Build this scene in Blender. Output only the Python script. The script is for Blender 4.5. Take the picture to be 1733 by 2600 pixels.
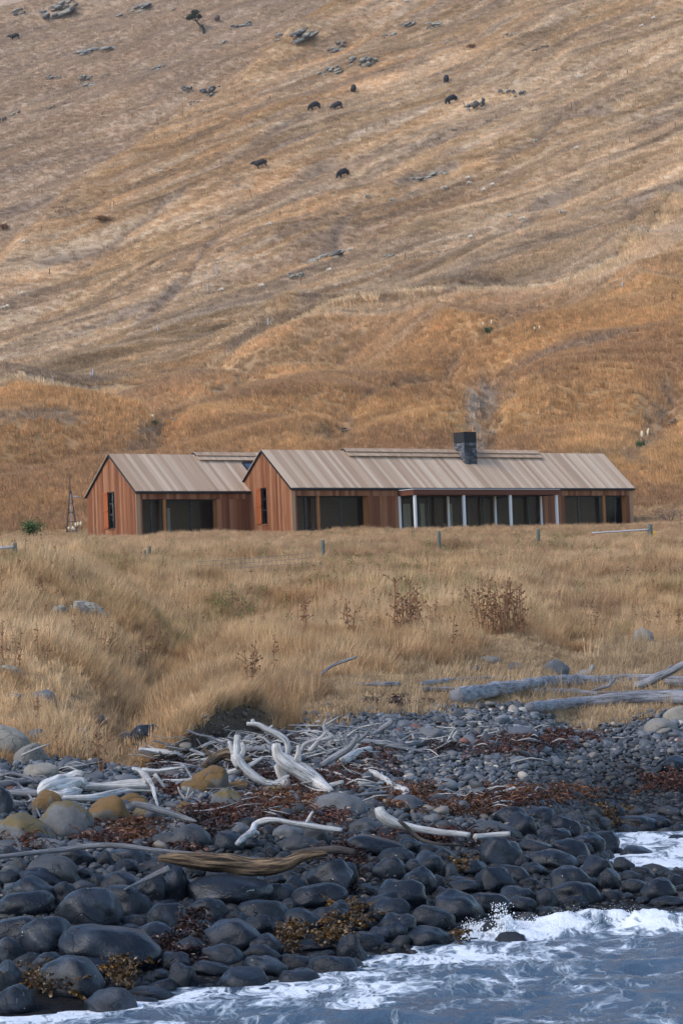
import bpy, bmesh, math, random
import numpy as np
from mathutils import Vector, Matrix, Euler, noise as mnoise

random.seed(11)
RNG = np.random.default_rng(11)
S = bpy.context.scene
for o in list(bpy.data.objects):
    bpy.data.objects.remove(o)
rad = math.radians

# ------------------------------------------------------------------ camera
FPX = 6930.0                      # focal length in pixels of the 1733 x 2600 photograph
PITCH, ROLL, CAMH = rad(2.5522), rad(-2.2848), 4.2
cam_data = bpy.data.cameras.new("camera")
cam_data.sensor_fit = 'VERTICAL'
cam_data.sensor_height = 36.0
cam_data.lens = 36.0 * FPX / 2600.0
cam_data.clip_start = 0.5
cam_data.clip_end = 5000.0
cam = bpy.data.objects.new("camera", cam_data)
S.collection.objects.link(cam)
CAMR = Matrix.Rotation(math.pi / 2 + PITCH, 4, 'X') @ Matrix.Rotation(ROLL, 4, 'Z')
cam.matrix_world = Matrix.Translation((0, 0, CAMH)) @ CAMR
S.camera = cam

# ------------------------------------------------------------------ sky, sun, exposure
SUN_EL, SUN_AZ = rad(42), rad(238)      # azimuth of the sun, clockwise from +Y
world = bpy.data.worlds.new("World")
S.world = world
world.use_nodes = True
wn = world.node_tree
bg = wn.nodes["Background"]
sky = wn.nodes.new("ShaderNodeTexSky")
sky.sky_type = 'NISHITA'
sky.sun_disc = False
sky.sun_elevation = SUN_EL
sky.sun_rotation = SUN_AZ
sky.air_density = 1.0
sky.dust_density = 0.8
sky.ozone_density = 2.0
wn.links.new(sky.outputs[0], bg.inputs[0])
bg.inputs[1].default_value = 0.14
sun_data = bpy.data.lights.new("sun", 'SUN')
sun_data.energy = 1.15
sun_data.angle = rad(18)
sun_data.color = (1.0, 0.9, 0.78)
sun = bpy.data.objects.new("sun", sun_data)
S.collection.objects.link(sun)
sdir = Vector((math.sin(SUN_AZ) * math.cos(SUN_EL), math.cos(SUN_AZ) * math.cos(SUN_EL), math.sin(SUN_EL)))
sun.rotation_euler = sdir.to_track_quat('Z', 'Y').to_euler()
S.view_settings.view_transform = 'Standard'
S.view_settings.look = 'None'
S.view_settings.exposure = 1.02
S.view_settings.gamma = 1.0
S.view_settings.use_curve_mapping = False
S.render.engine = 'CYCLES'
S.cycles.use_denoising = True
S.cycles.denoising_prefilter = 'NONE'
S.cycles.sample_clamp_indirect = 4.0
S.cycles.max_bounces = 6
S.cycles.diffuse_bounces = 2
S.cycles.glossy_bounces = 3
S.cycles.transparent_max_bounces = 8
S.cycles.caustics_reflective = False
S.cycles.caustics_refractive = False

# ------------------------------------------------------------------ helpers: noise, projection, terrain
def _hash(ix, iy, seed):
    h = (ix.astype(np.int64) * 374761393 + iy.astype(np.int64) * 668265263 + seed * 1442695041) & 0xFFFFFFFF
    h = ((h ^ (h >> 13)) * 1274126177) & 0xFFFFFFFF
    h = (h ^ (h >> 16)) & 0xFFFFFFFF
    return h / 4294967295.0

def vnoise(x, y, seed=0):
    x = np.asarray(x, float); y = np.asarray(y, float)
    ix = np.floor(x); iy = np.floor(y)
    fx = x - ix; fy = y - iy
    fx = fx * fx * fx * (fx * (fx * 6 - 15) + 10); fy = fy * fy * fy * (fy * (fy * 6 - 15) + 10)
    a = _hash(ix, iy, seed); b = _hash(ix + 1, iy, seed)
    c = _hash(ix, iy + 1, seed); d = _hash(ix + 1, iy + 1, seed)
    return (a * (1 - fx) + b * fx) * (1 - fy) + (c * (1 - fx) + d * fx) * fy

def fbm(x, y, seed=0, octs=4, gain=0.5):
    s = 0; a = 1; t = 0
    for i in range(octs):
        s = s + a * vnoise(x * 2 ** i + 17.3 * i, y * 2 ** i + 9.1 * i, seed + i)
        t += a; a *= gain
    return s / t

def sstep(a, b, x):
    t = np.clip((np.asarray(x, float) - a) / (b - a), 0, 1)
    return t * t * (3 - 2 * t)

def project(X, Y, Z):
    z = np.asarray(Z) - CAMH
    c, s = math.cos(PITCH), math.sin(PITCH)
    d = Y * c + z * s; v = -Y * s + z * c
    a = X / d * FPX; b = v / d * FPX
    cr, sr = math.cos(ROLL), math.sin(ROLL)
    return 866.5 + a * cr + b * sr, 1300 - (-a * sr + b * cr)

def ray(px, py):
    q = np.array([px - 866.5, 1300 - py])
    cr, sr = math.cos(ROLL), math.sin(ROLL)
    a = q[0] * cr - q[1] * sr; b = q[0] * sr + q[1] * cr
    c, s = math.cos(PITCH), math.sin(PITCH)
    d = np.array([a / FPX, c - b / FPX * s, s + b / FPX * c])
    return d / d[1]                     # per metre of Y

def at(px, py, Y):
    d = ray(px, py)
    return Vector((d[0] * Y, Y, CAMH + d[2] * Y))

_cols = [-.20, -.125, -.06, 0., .06, .082, .098, .20]
_prof = [
 [(20,-1.5),(31.6,0),(40,1.05),(46,1.8),(50,2.3),(56,3.3),(75,5.3),(90,6.9),(100,7.4),(130,9.0),(165,10.9),(200,12)],
 [(20,-1.6),(32.6,0),(40,.95),(46,1.6),(50,2.0),(56,3.0),(75,4.9),(88,6.55),(100,7.0),(130,8.5),(165,10.6),(200,12)],
 [(20,-1.7),(34,0),(42,.95),(48,1.5),(54,1.95),(60,2.6),(75,3.95),(100,5.9),(135,8.25),(160,10.0),(168,10.6),(200,12)],
 [(20,-1.8),(36.2,0),(44,.85),(50,1.4),(56,2.05),(62,2.58),(80,4.1),(110,6.4),(140,8.3),(160,9.85),(170,10.5),(205,12.3)],
 [(20,-1.9),(38.4,0),(44,.42),(50,.9),(58,1.6),(66,2.25),(85,4.0),(115,6.5),(145,8.4),(165,9.95),(180,10.7),(205,12.3)],
 [(20,-2),(40.3,0),(44,.35),(50,.4),(55,.55),(64,1.3),(73,2.0),(90,3.7),(120,6.4),(150,8.45),(172,10.1),(185,10.75),(205,12.3)],
 [(20,-2),(40.5,0),(43.8,.28),(45.4,.05),(46.6,-.35),(54.6,-.35),(56.8,.1),(64,1.1),(73,1.95),(90,3.7),(120,6.4),(150,8.5),(175,10.2),(187,10.75),(205,12.3)],
 [(20,-2),(40.5,0),(43,.1),(45.5,-.2),(50,-.35),(56.5,.05),(64,1.0),(75,2.0),(92,3.7),(122,6.4),(152,8.8),(187,11),(205,12.3)],
]
_gd = np.arange(-60, 210, 0.25)
_tab = []
for p in _prof:
    q = np.array(p); v = np.interp(_gd, q[:, 0], q[:, 1]); v = np.where(_gd < 20, q[0, 1] - (20 - _gd) * 0.05, v)
    k = np.ones(7) / 7; v = np.convolve(np.pad(v, 3, mode='edge'), k, 'valid')
    _tab.append(v)
_tab = np.array(_tab)
_hy = np.array([180, 200, 215, 240, 270, 310, 360, 405, 450, 505, 560, 640, 760, 900.])
_hz = np.array([11.2, 12.2, 18.0, 22.5, 27.9, 36.5, 49.3, 64.5, 82.7, 107, 134, 175, 235, 290.])
_hg = np.arange(180, 900, 1.0)
_hv = np.interp(_hg, _hy, _hz)
_k = np.hanning(27); _k /= _k.sum()
_hv = np.convolve(np.pad(_hv, 13, mode='edge'), _k, 'valid')
HILL0 = 203.0

def polydist(X, Y, poly, ysc=1.0):
    """distance to a polyline (Y scaled by ysc), the parameter along it 0..1 and the side (+ = left of travel)"""
    best = np.full(np.shape(X), 1e9); par = np.zeros(np.shape(X)); side = np.zeros(np.shape(X))
    n = len(poly) - 1
    for i in range(n):
        ax, ay = poly[i][0], poly[i][1] * ysc; bx, by = poly[i + 1][0], poly[i + 1][1] * ysc
        dx, dy = bx - ax, by - ay; L2 = dx * dx + dy * dy + 1e-9
        t = np.clip(((X - ax) * dx + (Y * ysc - ay) * dy) / L2, 0, 1)
        ex = X - (ax + t * dx); ey = Y * ysc - (ay + t * dy)
        d = np.sqrt(ex * ex + ey * ey); m = d < best
        best = np.where(m, d, best); par = np.where(m, (i + t) / n, par)
        side = np.where(m, np.sign(dx * ey - dy * ex), side)
    return best, par, side

_detail = {}
def near_base(X, Y):
    a = np.clip(X / np.maximum(Y, 20), _cols[0], _cols[-1])
    ci = np.clip(np.searchsorted(_cols, a) - 1, 0, len(_cols) - 2)
    ca = np.array(_cols); f = (a - ca[ci]) / (ca[ci + 1] - ca[ci])
    f = f * f * (3 - 2 * f) * .5 + f * .5
    g = np.clip((Y - _gd[0]) / 0.25, 0, len(_gd) - 1.001); gi = g.astype(int); gf = g - gi
    z0 = _tab[ci, gi] * (1 - gf) + _tab[ci, gi + 1] * gf
    z1 = _tab[ci + 1, gi] * (1 - gf) + _tab[ci + 1, gi + 1] * gf
    return z0 * (1 - f) + z1 * f

def hill_base(X, Y):
    z = np.interp(Y, _hg, _hv)
    return z + X * 0.24 * sstep(215, 400, Y)

def height(X, Y):
    X = np.asarray(X, float); Y = np.asarray(Y, float)
    w = sstep(188, 212, Y)
    z = near_base(X, Y) * (1 - w) + hill_base(X, Y) * w
    z = z + (fbm(X / 5, Y / 7, 3, 3) - .5) * .9 * sstep(58, 85, Y) * (1 - sstep(140, 160, Y))
    z = z + (fbm(X / 1.1, Y / 1.4, 5, 2) - .5) * .22 * sstep(60, 70, Y) * (1 - w)
    if 'gully' in _detail and Y.min() < 140:
        d, t, s = polydist(X, Y, _detail['gully'], .6)
        z = z - (1.2 - .8 * t) * np.exp(-(d / 0.95) ** 2)
    a_ = X / np.maximum(Y, 20); yc = np.interp(a_, [-.1, -.08, -.06, -.04, -.02], [52.6, 53.4, 54.2, 56.2, 58.5]) + (vnoise(X / .7, Y * 0 + 1, 19) - .5) * .9
    z = z + .66 * sstep(-.088, -.075, a_) * (1 - sstep(-.04, -.022, a_)) * sstep(0, .4, Y - yc) * (1 - sstep(1.5, 11, Y - yc))
    if 'mound' in _detail:
        for mx, my, sx, sy, mh in _detail['mound']:
            z = z + mh * np.exp(-((X - mx) / sx) ** 2 - ((Y - my) / sy) ** 2)
    if 'hill' in _detail:
        m = Y > HILL0
        if m.any():
            z = np.array(z); Xb, Yb = np.broadcast_arrays(X, Y); z[m] += hill_detail(Xb[m], Yb[m])
    return z

def ground_hit(px, py, off=0.0, y0=22.0, y1=900.0):
    d = ray(px, py)
    if d[2] < -.004:                       # looking down: the hit is on the beach or the field
        y1 = min(y1, 110.0)
    Ys = np.concatenate([np.arange(y0, min(80, y1), .08), np.arange(80, min(220, y1), .2), np.arange(220, y1, .5)])
    g = height(d[0] * Ys, Ys) + off - (CAMH + d[2] * Ys)
    i = np.argmax(g > 0)
    if not (g > 0).any():
        i = len(Ys) - 1
    if i > 0:
        t = g[i - 1] / (g[i - 1] - g[i] + 1e-12); y = Ys[i - 1] + (Ys[i] - Ys[i - 1]) * min(max(t, 0), 1)
    else:
        y = Ys[0]
    return Vector((d[0] * y, y, CAMH + d[2] * y - off))

def gxy(px, py):
    v = ground_hit(px, py); return (v.x, v.y)

# designed relief of the field: the stream gully on the left and the mounds beside it
_detail['gully'] = [gxy(340, 1880), gxy(325, 1800), gxy(345, 1720), gxy(430, 1640), gxy(560, 1575), gxy(720, 1530), gxy(900, 1500)]
_m = gxy(90, 1560); _m2 = gxy(300, 1480); _m3 = gxy(60, 1720)
_detail['mound'] = [(_m[0] - 1.0, _m[1] + 2, 3.4, 7, 1.15), (_m2[0] - 1.2, _m2[1] + 2, 2.4, 5, .7), (_m3[0] - .8, _m3[1], 2.2, 4.0, .7)]

# designed relief of the hill
HL = {}
HL['track'] = [gxy(-150, 1075), gxy(0, 1043), gxy(250, 1000), gxy(500, 962), gxy(720, 890), gxy(900, 838), gxy(1080, 790), gxy(1250, 752), gxy(1420, 735), gxy(1560, 700), gxy(1640, 620), gxy(1700, 560), gxy(1800, 530)]
HL['gullies'] = [
  [gxy(1250, 960), gxy(1262, 1020), gxy(1240, 1080), gxy(1215, 1140)],
  [gxy(1090, 960), gxy(1000, 1010), gxy(900, 1060), gxy(850, 1135)],
  [gxy(640, 1010), gxy(470, 1050), gxy(400, 1110), gxy(330, 1150)],
  [gxy(1733, 1020), gxy(1700, 1060), gxy(1640, 1110), gxy(1600, 1160)],
  [gxy(300, 1130), gxy(150, 1160), gxy(60, 1185), gxy(-60, 1200)],
  [gxy(1330, 880), gxy(1180, 920), gxy(1120, 960), gxy(1020, 985)],
]
HL['scarps'] = [
  [gxy(100, 680), gxy(290, 615), gxy(330, 590), gxy(460, 530)],
  [gxy(370, 790), gxy(460, 730), gxy(500, 680), gxy(575, 605)],
  [gxy(690, 690), gxy(780, 640), gxy(850, 590), gxy(900, 540)],
  [gxy(650, 400), gxy(720, 360), gxy(780, 320)],
  [gxy(740, 470), gxy(820, 425), gxy(900, 400), gxy(1000, 370)],
  [gxy(950, 660), gxy(1000, 620), gxy(1080, 600)],
  [gxy(1010, 470), gxy(1080, 440), gxy(1160, 410)],
  [gxy(0, 470), gxy(120, 420), gxy(260, 390)],
  [gxy(560, 130), gxy(700, 80), gxy(820, 40)],
  [gxy(1260, 380), gxy(1340, 340), gxy(1420, 290), gxy(1560, 260)],
  [gxy(0, 640), gxy(140, 580), gxy(260, 540)],
]
HL['crest'] = [gxy(60, 650), gxy(190, 525), gxy(330, 410), gxy(450, 315), gxy(640, 190), gxy(870, 30), gxy(1000, -60)]
SD = np.array([1.0, .5]); SD /= np.linalg.norm(SD)

def streak(X, Y):
    return X * SD[0] + Y * SD[1], -X * SD[1] + Y * SD[0]

def hill_detail(X, Y):
    on = sstep(HILL0 + 4, HILL0 + 30, Y)
    p, q = streak(X, Y)
    wob = fbm(p / 30, q / 30, 31, 3) * 13
    up = np.zeros(np.shape(X)) + sstep(250, 330, Y)
    z = (fbm(p / 60, (q + wob) / 20, 40, 3) - .5) * 9.0 * (.4 + .6 * up) + (fbm(p / 30, (q + wob) / 9.5, 41, 4) - .5) * 3.4 * (0.35 + .65 * up)
    z = z + (fbm(p / 9, (q + wob) / 2.4, 47, 3) - .5) * .75 * (0.3 + .7 * up)
    lo = on * (1 - sstep(300, 360, Y))
    r = 1 - np.abs(2 * fbm(p / 40, (q + wob) / 15, 53, 2) - 1)
    z = z + (r - .6) * 8.5 * lo
    d, t, s = polydist(X, Y, HL['track'], .5)
    z = z - .5 * np.exp(-((d - .8) / 1.4) ** 2) * (s < 0) + .5 * np.exp(-((d) / 3) ** 2) * (s > 0)
    for gpoly in HL['gullies']:
        d, t, s = polydist(X, Y, gpoly, .55)
        z = z - (1.3 + .5 * fbm(X / 1.2, Y / 2.2, 57, 3)) * np.exp(-(d / 1.5) ** 2) - 1.0 * np.exp(-(d / 4.5) ** 2) + (fbm(X / .9, Y / 1.6, 59, 2) - .5) * 1.2 * np.exp(-(d / 2.0) ** 2)
    for spoly in HL['scarps']:
        d, t, s = polydist(X, Y, spoly, .4)
        z = z - 1.0 * np.exp(-(d / .8) ** 2) * np.sin(np.clip(t, .05, .95) * math.pi)
    d, t, s = polydist(X, Y, HL['crest'], .6)
    z = z - np.where(s > 0, 4.5 * sstep(0, 9, d) * (1 - .4 * sstep(25, 90, d)), 0) + 1.6 * np.exp(-(d / 4) ** 2)
    return z * on
_detail['hill'] = True

# grass edge (metres of Y) against the bearing
_ga = [-.2, -.125, -.095, -.06, -.03, 0., .06, .125, .2]
_gy = [49, 50.5, 51.9, 53.9, 56.4, 59.6, 65.5, 72.0, 76]
def grass_edge(X, Y):
    return np.interp(X / np.maximum(Y, 1), _ga, _gy) + (fbm(X / 1.3, Y / 1.3, 71, 3) - .5) * np.where(X / np.maximum(Y, 1) > -.02, 4.5, 1.2)

# ------------------------------------------------------------------ helpers: objects
COL = S.collection
def link(o, parent=None):
    COL.objects.link(o)
    if parent is not None:
        o.parent = parent
    return o
def tag(o, label, cat, group=None, kind=None):
    if label: o["label"] = label
    if cat: o["category"] = cat
    if group: o["group"] = group
    if kind: o["kind"] = kind
    return o
def empty(name, loc=(0, 0, 0), rz=0.0):
    o = bpy.data.objects.new(name, None); o.location = loc; o.rotation_euler = (0, 0, rz); o.empty_display_size = .2
    return link(o)
def mesh_obj(name, verts, faces, mat, parent=None, smooth=False):
    me = bpy.data.meshes.new(name); me.from_pydata([tuple(v) for v in verts], [], faces); me.update()
    if mat: me.materials.append(mat)
    if smooth: me.shade_smooth()
    o = bpy.data.objects.new(name, me)
    return link(o, parent)
def grid_mesh(name, X, Y, Z, mat, attrs=None):
    nr, nc = X.shape
    co = np.stack([X, Y, Z], -1).reshape(-1, 3)
    i = np.arange(nr * nc).reshape(nr, nc)
    f = np.stack([i[:-1, :-1], i[:-1, 1:], i[1:, 1:], i[1:, :-1]], -1).reshape(-1, 4)
    me = bpy.data.meshes.new(name)
    me.vertices.add(len(co)); me.vertices.foreach_set("co", co.ravel())
    me.loops.add(f.size); me.loops.foreach_set("vertex_index", f.ravel().astype(np.int32))
    me.polygons.add(len(f)); me.polygons.foreach_set("loop_start", (np.arange(len(f)) * 4).astype(np.int32))
    me.polygons.foreach_set("loop_total", np.full(len(f), 4, np.int32))
    me.update(calc_edges=True); me.shade_smooth()
    for k, v in (attrs or {}).items():
        if v.ndim == 3:
            a = me.attributes.new(k, 'FLOAT_COLOR', 'POINT')
            c = np.ones((len(co), 4)); c[:, :3] = v.reshape(-1, 3); a.data.foreach_set("color", c.ravel())
        else:
            a = me.attributes.new(k, 'FLOAT', 'POINT'); a.data.foreach_set("value", v.ravel())
    me.materials.append(mat)
    o = bpy.data.objects.new(name, me)
    return link(o)

# ------------------------------------------------------------------ helpers: materials
class NT:
    def __init__(self, name):
        self.m = bpy.data.materials.new(name); self.m.use_nodes = True
        self.t = self.m.node_tree; self.b = self.t.nodes["Principled BSDF"]; self.out = self.t.nodes["Material Output"]
    def n(self, kind, **kw):
        x = self.t.nodes.new("ShaderNode" + kind)
        for k, v in kw.items():
            if k[0] == 'i' and k[1:].isdigit(): x.inputs[int(k[1:])].default_value = v
            elif k in x.inputs: x.inputs[k].default_value = v
            else: setattr(x, k, v)
        return x
    def l(self, a, b): self.t.links.new(a, b)
    def coord(self, kind='Object', scale=(1, 1, 1), src=None):
        if src is None:
            src = self.n('TexCoord').outputs[kind] if kind != 'World' else self.n('NewGeometry').outputs['Position']
        mp = self.n('Mapping'); mp.inputs['Scale'].default_value = scale
        self.l(src, mp.inputs['Vector']); return mp.outputs[0]
    def noise(self, vec, scale, detail=4, rough=.6, dist=0):
        x = self.n('TexNoise'); x.inputs['Scale'].default_value = scale; x.inputs['Detail'].default_value = detail
        x.inputs['Roughness'].default_value = rough; x.inputs['Distortion'].default_value = dist
        self.l(vec, x.inputs['Vector']); return x.outputs['Fac']
    def ramp(self, fac, stops):
        x = self.n('ValToRGB'); e = x.color_ramp.elements
        while len(e) < len(stops): e.new(.5)
        for s, (p, c) in zip(e, stops):
            s.position = p; s.color = (*c, 1) if not isinstance(c, float) else (c, c, c, 1)
        self.l(fac, x.inputs[0]); return x.outputs[0]
    def mix(self, f, a, b, mode='MIX'):
        x = self.n('MixRGB', blend_type=mode)
        for i, v in enumerate((f, a, b)):
            if isinstance(v, (int, float)): x.inputs[i].default_value = v if i == 0 else (v, v, v, 1)
            elif isinstance(v, tuple): x.inputs[i].default_value = (*v, 1)
            else: self.l(v, x.inputs[i])
        return x.outputs[0]
    def math(self, op, a, b=0.0, clamp=False):
        x = self.n('Math', operation=op); x.use_clamp = clamp
        for i, v in enumerate((a, b)):
            if isinstance(v, (int, float)): x.inputs[i].default_value = v
            else: self.l(v, x.inputs[i])
        return x.outputs[0]
    def bump(self, h, strength=.5, dist=.02):
        x = self.n('Bump'); x.inputs['Strength'].default_value = strength; x.inputs['Distance'].default_value = dist
        self.l(h, x.inputs['Height']); self.l(x.outputs[0], self.b.inputs['Normal'])
    def base(self, c):
        if isinstance(c, tuple): self.b.inputs['Base Color'].default_value = (*c, 1)
        else: self.l(c, self.b.inputs['Base Color'])
    def rough(self, r):
        if isinstance(r, (int, float)): self.b.inputs['Roughness'].default_value = r
        else: self.l(r, self.b.inputs['Roughness'])
    def attr(self, name, kind='GEOMETRY'):
        return self.n('Attribute', attribute_name=name, attribute_type=kind)

def m_plain(name, c, rough=.7, metal=0.0, var=.15, scale=8):
    k = NT(name); nz = k.noise(k.coord('Object'), scale)
    k.base(k.mix(nz, tuple(x * (1 - var) for x in c), tuple(min(1, x * (1 + var)) for x in c)))
    k.rough(rough); k.b.inputs['Metallic'].default_value = metal
    return k.m

def m_board(name, c0, c1, c2, axis, rough=.75):
    k = NT(name)
    sc = [14, 14, 14]; sc[axis] = .7
    oi = k.n('ObjectInfo')
    add = k.n('VectorMath', operation='ADD')
    k.l(k.n('TexCoord').outputs['Object'], add.inputs[0])
    cmb = k.n('CombineXYZ'); k.l(k.math('MULTIPLY', oi.outputs['Random'], 37.0), cmb.inputs[0]); k.l(k.math('MULTIPLY', oi.outputs['Random'], 91.0), cmb.inputs[1])
    k.l(cmb.outputs[0], add.inputs[1])
    v = k.coord(src=add.outputs[0], scale=tuple(sc))
    g = k.noise(v, 1.0, 5, .65)
    col = k.ramp(oi.outputs['Random'], [(0, c0), (.5, c1), (1, c2)])
    gr = k.ramp(g, [(.3, .62), (.7, 1.25)])
    k.base(k.mix(1.0, col, gr, 'MULTIPLY')); k.rough(rough); k.bump(g, .35, .01)
    k.b.inputs['Specular IOR Level'].default_value = .12
    return k.m

M = {}
M['cedar'] = m_board('cedar_cladding', (.16, .06, .03), (.24, .098, .048), (.33, .163, .09), 2)
M['roof_board'] = m_board('weathered_roof_board', (.40, .265, .175), (.50, .35, .24), (.62, .47, .345), 1)
M['shutter'] = m_board('shutter_timber', (.30, .085, .03), (.33, .095, .035), (.36, .11, .04), 2)
M['fascia'] = m_board('stained_fascia', (.12, .048, .03), (.13, .052, .032), (.145, .058, .036), 0)
M['post'] = m_board('pale_timber', (.36, .22, .13), (.38, .23, .14), (.42, .25, .15), 2)
M['post2'] = m_board('orange_timber', (.30, .13, .05), (.33, .14, .055), (.36, .16, .06), 2)
M['dark'] = m_plain('dark_metal', (.018, .02, .024), .45, .3)
M['gutter'] = m_plain('gutter_metal', (.05, .065, .085), .35, .5)
M['shell'] = m_plain('inner_shell', (.045, .035, .03), .9)
M['room'] = m_plain('room_wall', (.17, .10, .062), .9)
M['curtain'] = m_plain('curtain_cloth', (.42, .40, .30), .9)
M['column'] = m_plain('pale_column', (.62, .62, .62), .5)
M['stone'] = m_board('chimney_stone', (.035, .038, .043), (.08, .085, .095), (.17, .175, .185), 0)
M['mortar'] = m_plain('mortar', (.05, .05, .05), .95)
M['cowl'] = m_plain('black_cowl', (.006, .006, .007), .8)
M['greenpost'] = m_plain('treated_post', (.10, .115, .095), .9, 0, .3)
M['greypost'] = m_plain('weathered_post', (.36, .36, .37), .9, 0, .3)
M['wire'] = m_plain('fence_wire', (.12, .12, .12), .5, .5)
M['yellow'] = m_plain('yellow_marker', (.65, .33, .02), .6)
def glassy():
    k = NT('window_glass')
    t = k.n('BsdfTransparent'); t.inputs[0].default_value = (.82, .82, .82, 1)
    g = k.n('BsdfGlossy'); g.inputs['Roughness'].default_value = .03
    fr = k.n('Fresnel'); fr.inputs[0].default_value = 1.14
    mx = k.n('MixShader'); k.l(fr.outputs[0], mx.inputs[0]); k.l(t.outputs[0], mx.inputs[1]); k.l(g.outputs[0], mx.inputs[2])
    k.l(mx.outputs[0], k.out.inputs[0]); return k.m
M['glass'] = glassy()
def sky_glass():
    k = NT('skylight_glass'); k.base((.03, .05, .08)); k.rough(.04); k.b.inputs['IOR'].default_value = 2.2; return k.m
M['skyglass'] = sky_glass()

def m_rock(name, c0, c1, rough0, rough1, lichen=None, lamt=.5, fleck=0.0, spec=.5):
    k = NT(name)
    oi = k.n('ObjectInfo')
    add = k.n('VectorMath', operation='ADD'); k.l(k.n('TexCoord').outputs['Object'], add.inputs[0])
    cmb = k.n('CombineXYZ')
    for i, f in enumerate((71., 33., 57.)): k.l(k.math('MULTIPLY', oi.outputs['Random'], f), cmb.inputs[i])
    k.l(cmb.outputs[0], add.inputs[1]); v = k.coord(src=add.outputs[0])
    n1 = k.noise(v, 1.6, 6, .62); n2 = k.noise(v, 14, 4, .7)
    col = k.mix(n1, c0, c1)
    if spec < .35: col = k.mix(k.ramp(k.noise(v, .9, 5, .7), [(.52, 0.0), (.66, .85)]), col, (.036, .045, .062))
    tint = k.ramp(oi.outputs['Random'], [(0, (.72, .74, .8)), (.5, (1., 1., 1.)), (1, (1.25, 1.2, 1.12))])
    col = k.mix(1.0, col, tint, 'MULTIPLY')
    col = k.mix(.5, col, k.ramp(n2, [(.25, .45), (.75, 1.35)]), 'MULTIPLY')
    if lichen:
        nz = k.n('NewGeometry'); sp = k.n('SeparateXYZ'); k.l(nz.outputs['Normal'], sp.inputs[0])
        f = k.math('ADD', k.math('MULTIPLY', k.noise(v, 2.3, 6, .7), 1.4), k.math('MULTIPLY', sp.outputs[2], .35))
        f = k.ramp(f, [(1.0 - lamt * .45, 0.0), (1.12 - lamt * .45, 1.0)])
        col = k.mix(f, col, k.mix(n2, lichen, tuple(x * 1.6 for x in lichen)))
    if fleck:
        fl = k.ramp(k.noise(v, 5.5, 3, .75), [(.715 - fleck * .05, 0.0), (.735 - fleck * .05, 1.0)])
        col = k.mix(fl, col, (.42, .42, .4))
    cw = k.n('VectorMath', operation='ADD'); k.l(v, cw.inputs[0]); k.l(k.mix(1.0, k.n('TexNoise', Scale=2.0).outputs['Color'], .6, 'MULTIPLY'), cw.inputs[1])
    vc = k.n('TexVoronoi', feature='DISTANCE_TO_EDGE'); vc.inputs['Scale'].default_value = 1.9; k.l(cw.outputs[0], vc.inputs['Vector'])
    crack = k.ramp(vc.outputs['Distance'], [(.0, 0.0), (.022, 1.0)])
    cm = k.ramp(k.noise(v, 1.1, 2, .5), [(.48, 1.0), (.6, 0.0)])
    crack = k.mix(1.0, crack, cm, 'LIGHTEN')
    col = k.mix(.7, col, crack, 'MULTIPLY')
    k.base(col); k.rough(k.ramp(n1, [(.3, rough0), (.7, rough1)]))
    k.b.inputs['Specular IOR Level'].default_value = spec
    k.bump(k.mix(.3, k.mix(.35, k.mix(.5, n2, n1), k.noise(v, 38, 3, .7)), crack), .65, .05)
    return k.m
M['wet'] = m_rock('wet_basalt', (.0036, .0056, .0098), (.0095, .0138, .0215), .16, .46, fleck=.14, spec=.3)
M['damp'] = m_rock('damp_basalt', (.018, .02, .024), (.045, .049, .055), .45, .7, fleck=.1)
M['dry'] = m_rock('dry_basalt', (.065, .07, .08), (.135, .142, .155), .75, .9)
M['tan'] = m_rock('tan_rock', (.17, .155, .135), (.27, .25, .215), .8, .95)
M['lichen'] = m_rock('lichened_rock', (.075, .077, .082), (.16, .158, .155), .75, .9, (.095, .068, .025), .38)
M['ochre'] = m_rock('ochre_lichen_rock', (.085, .08, .07), (.15, .13, .10), .8, .95, (.105, .058, .018), .72)
M['outcrop'] = m_rock('outcrop_rock', (.05, .048, .05), (.17, .16, .155), .85, .95, (.2, .19, .15), .4)

def m_wood(name, c0, c1, c2, crack=.5):
    k = NT(name)
    v = k.coord(src=k.n('UVMap').outputs[0], scale=(10, 2.2, 1))
    oi = k.n('ObjectInfo')
    add = k.n('VectorMath', operation='ADD'); k.l(v, add.inputs[0])
    cmb = k.n('CombineXYZ'); k.l(k.math('MULTIPLY', oi.outputs['Random'], 50.), cmb.inputs[2]); k.l(cmb.outputs[0], add.inputs[1])
    g = k.noise(add.outputs[0], 1.0, 7, .7, .4); g2 = k.noise(k.coord('Object'), 1.5, 4, .6)
    col = k.ramp(g, [(.36, c0), (.46, c1), (.62, c2)])
    col = k.mix(.55, col, k.ramp(g2, [(.3, .5), (.65, 1.2)]), 'MULTIPLY')
    k.base(col); k.rough(.85); k.bump(g, .9, .04); k.b.inputs['Specular IOR Level'].default_value = .2
    return k.m
M['bleached'] = m_wood('bleached_driftwood', (.16, .145, .13), (.46, .44, .42), (.70, .69, .68))
M['greywood'] = m_wood('grey_driftwood', (.07, .067, .07), (.21, .207, .22), (.33, .33, .35))
M['brownwood'] = m_wood('brown_driftwood', (.018, .014, .012), (.07, .047, .032), (.30, .21, .13))
M['darkwood'] = m_wood('dark_wet_wood', (.02, .017, .015), (.06, .05, .045), (.12, .10, .09))

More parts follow.
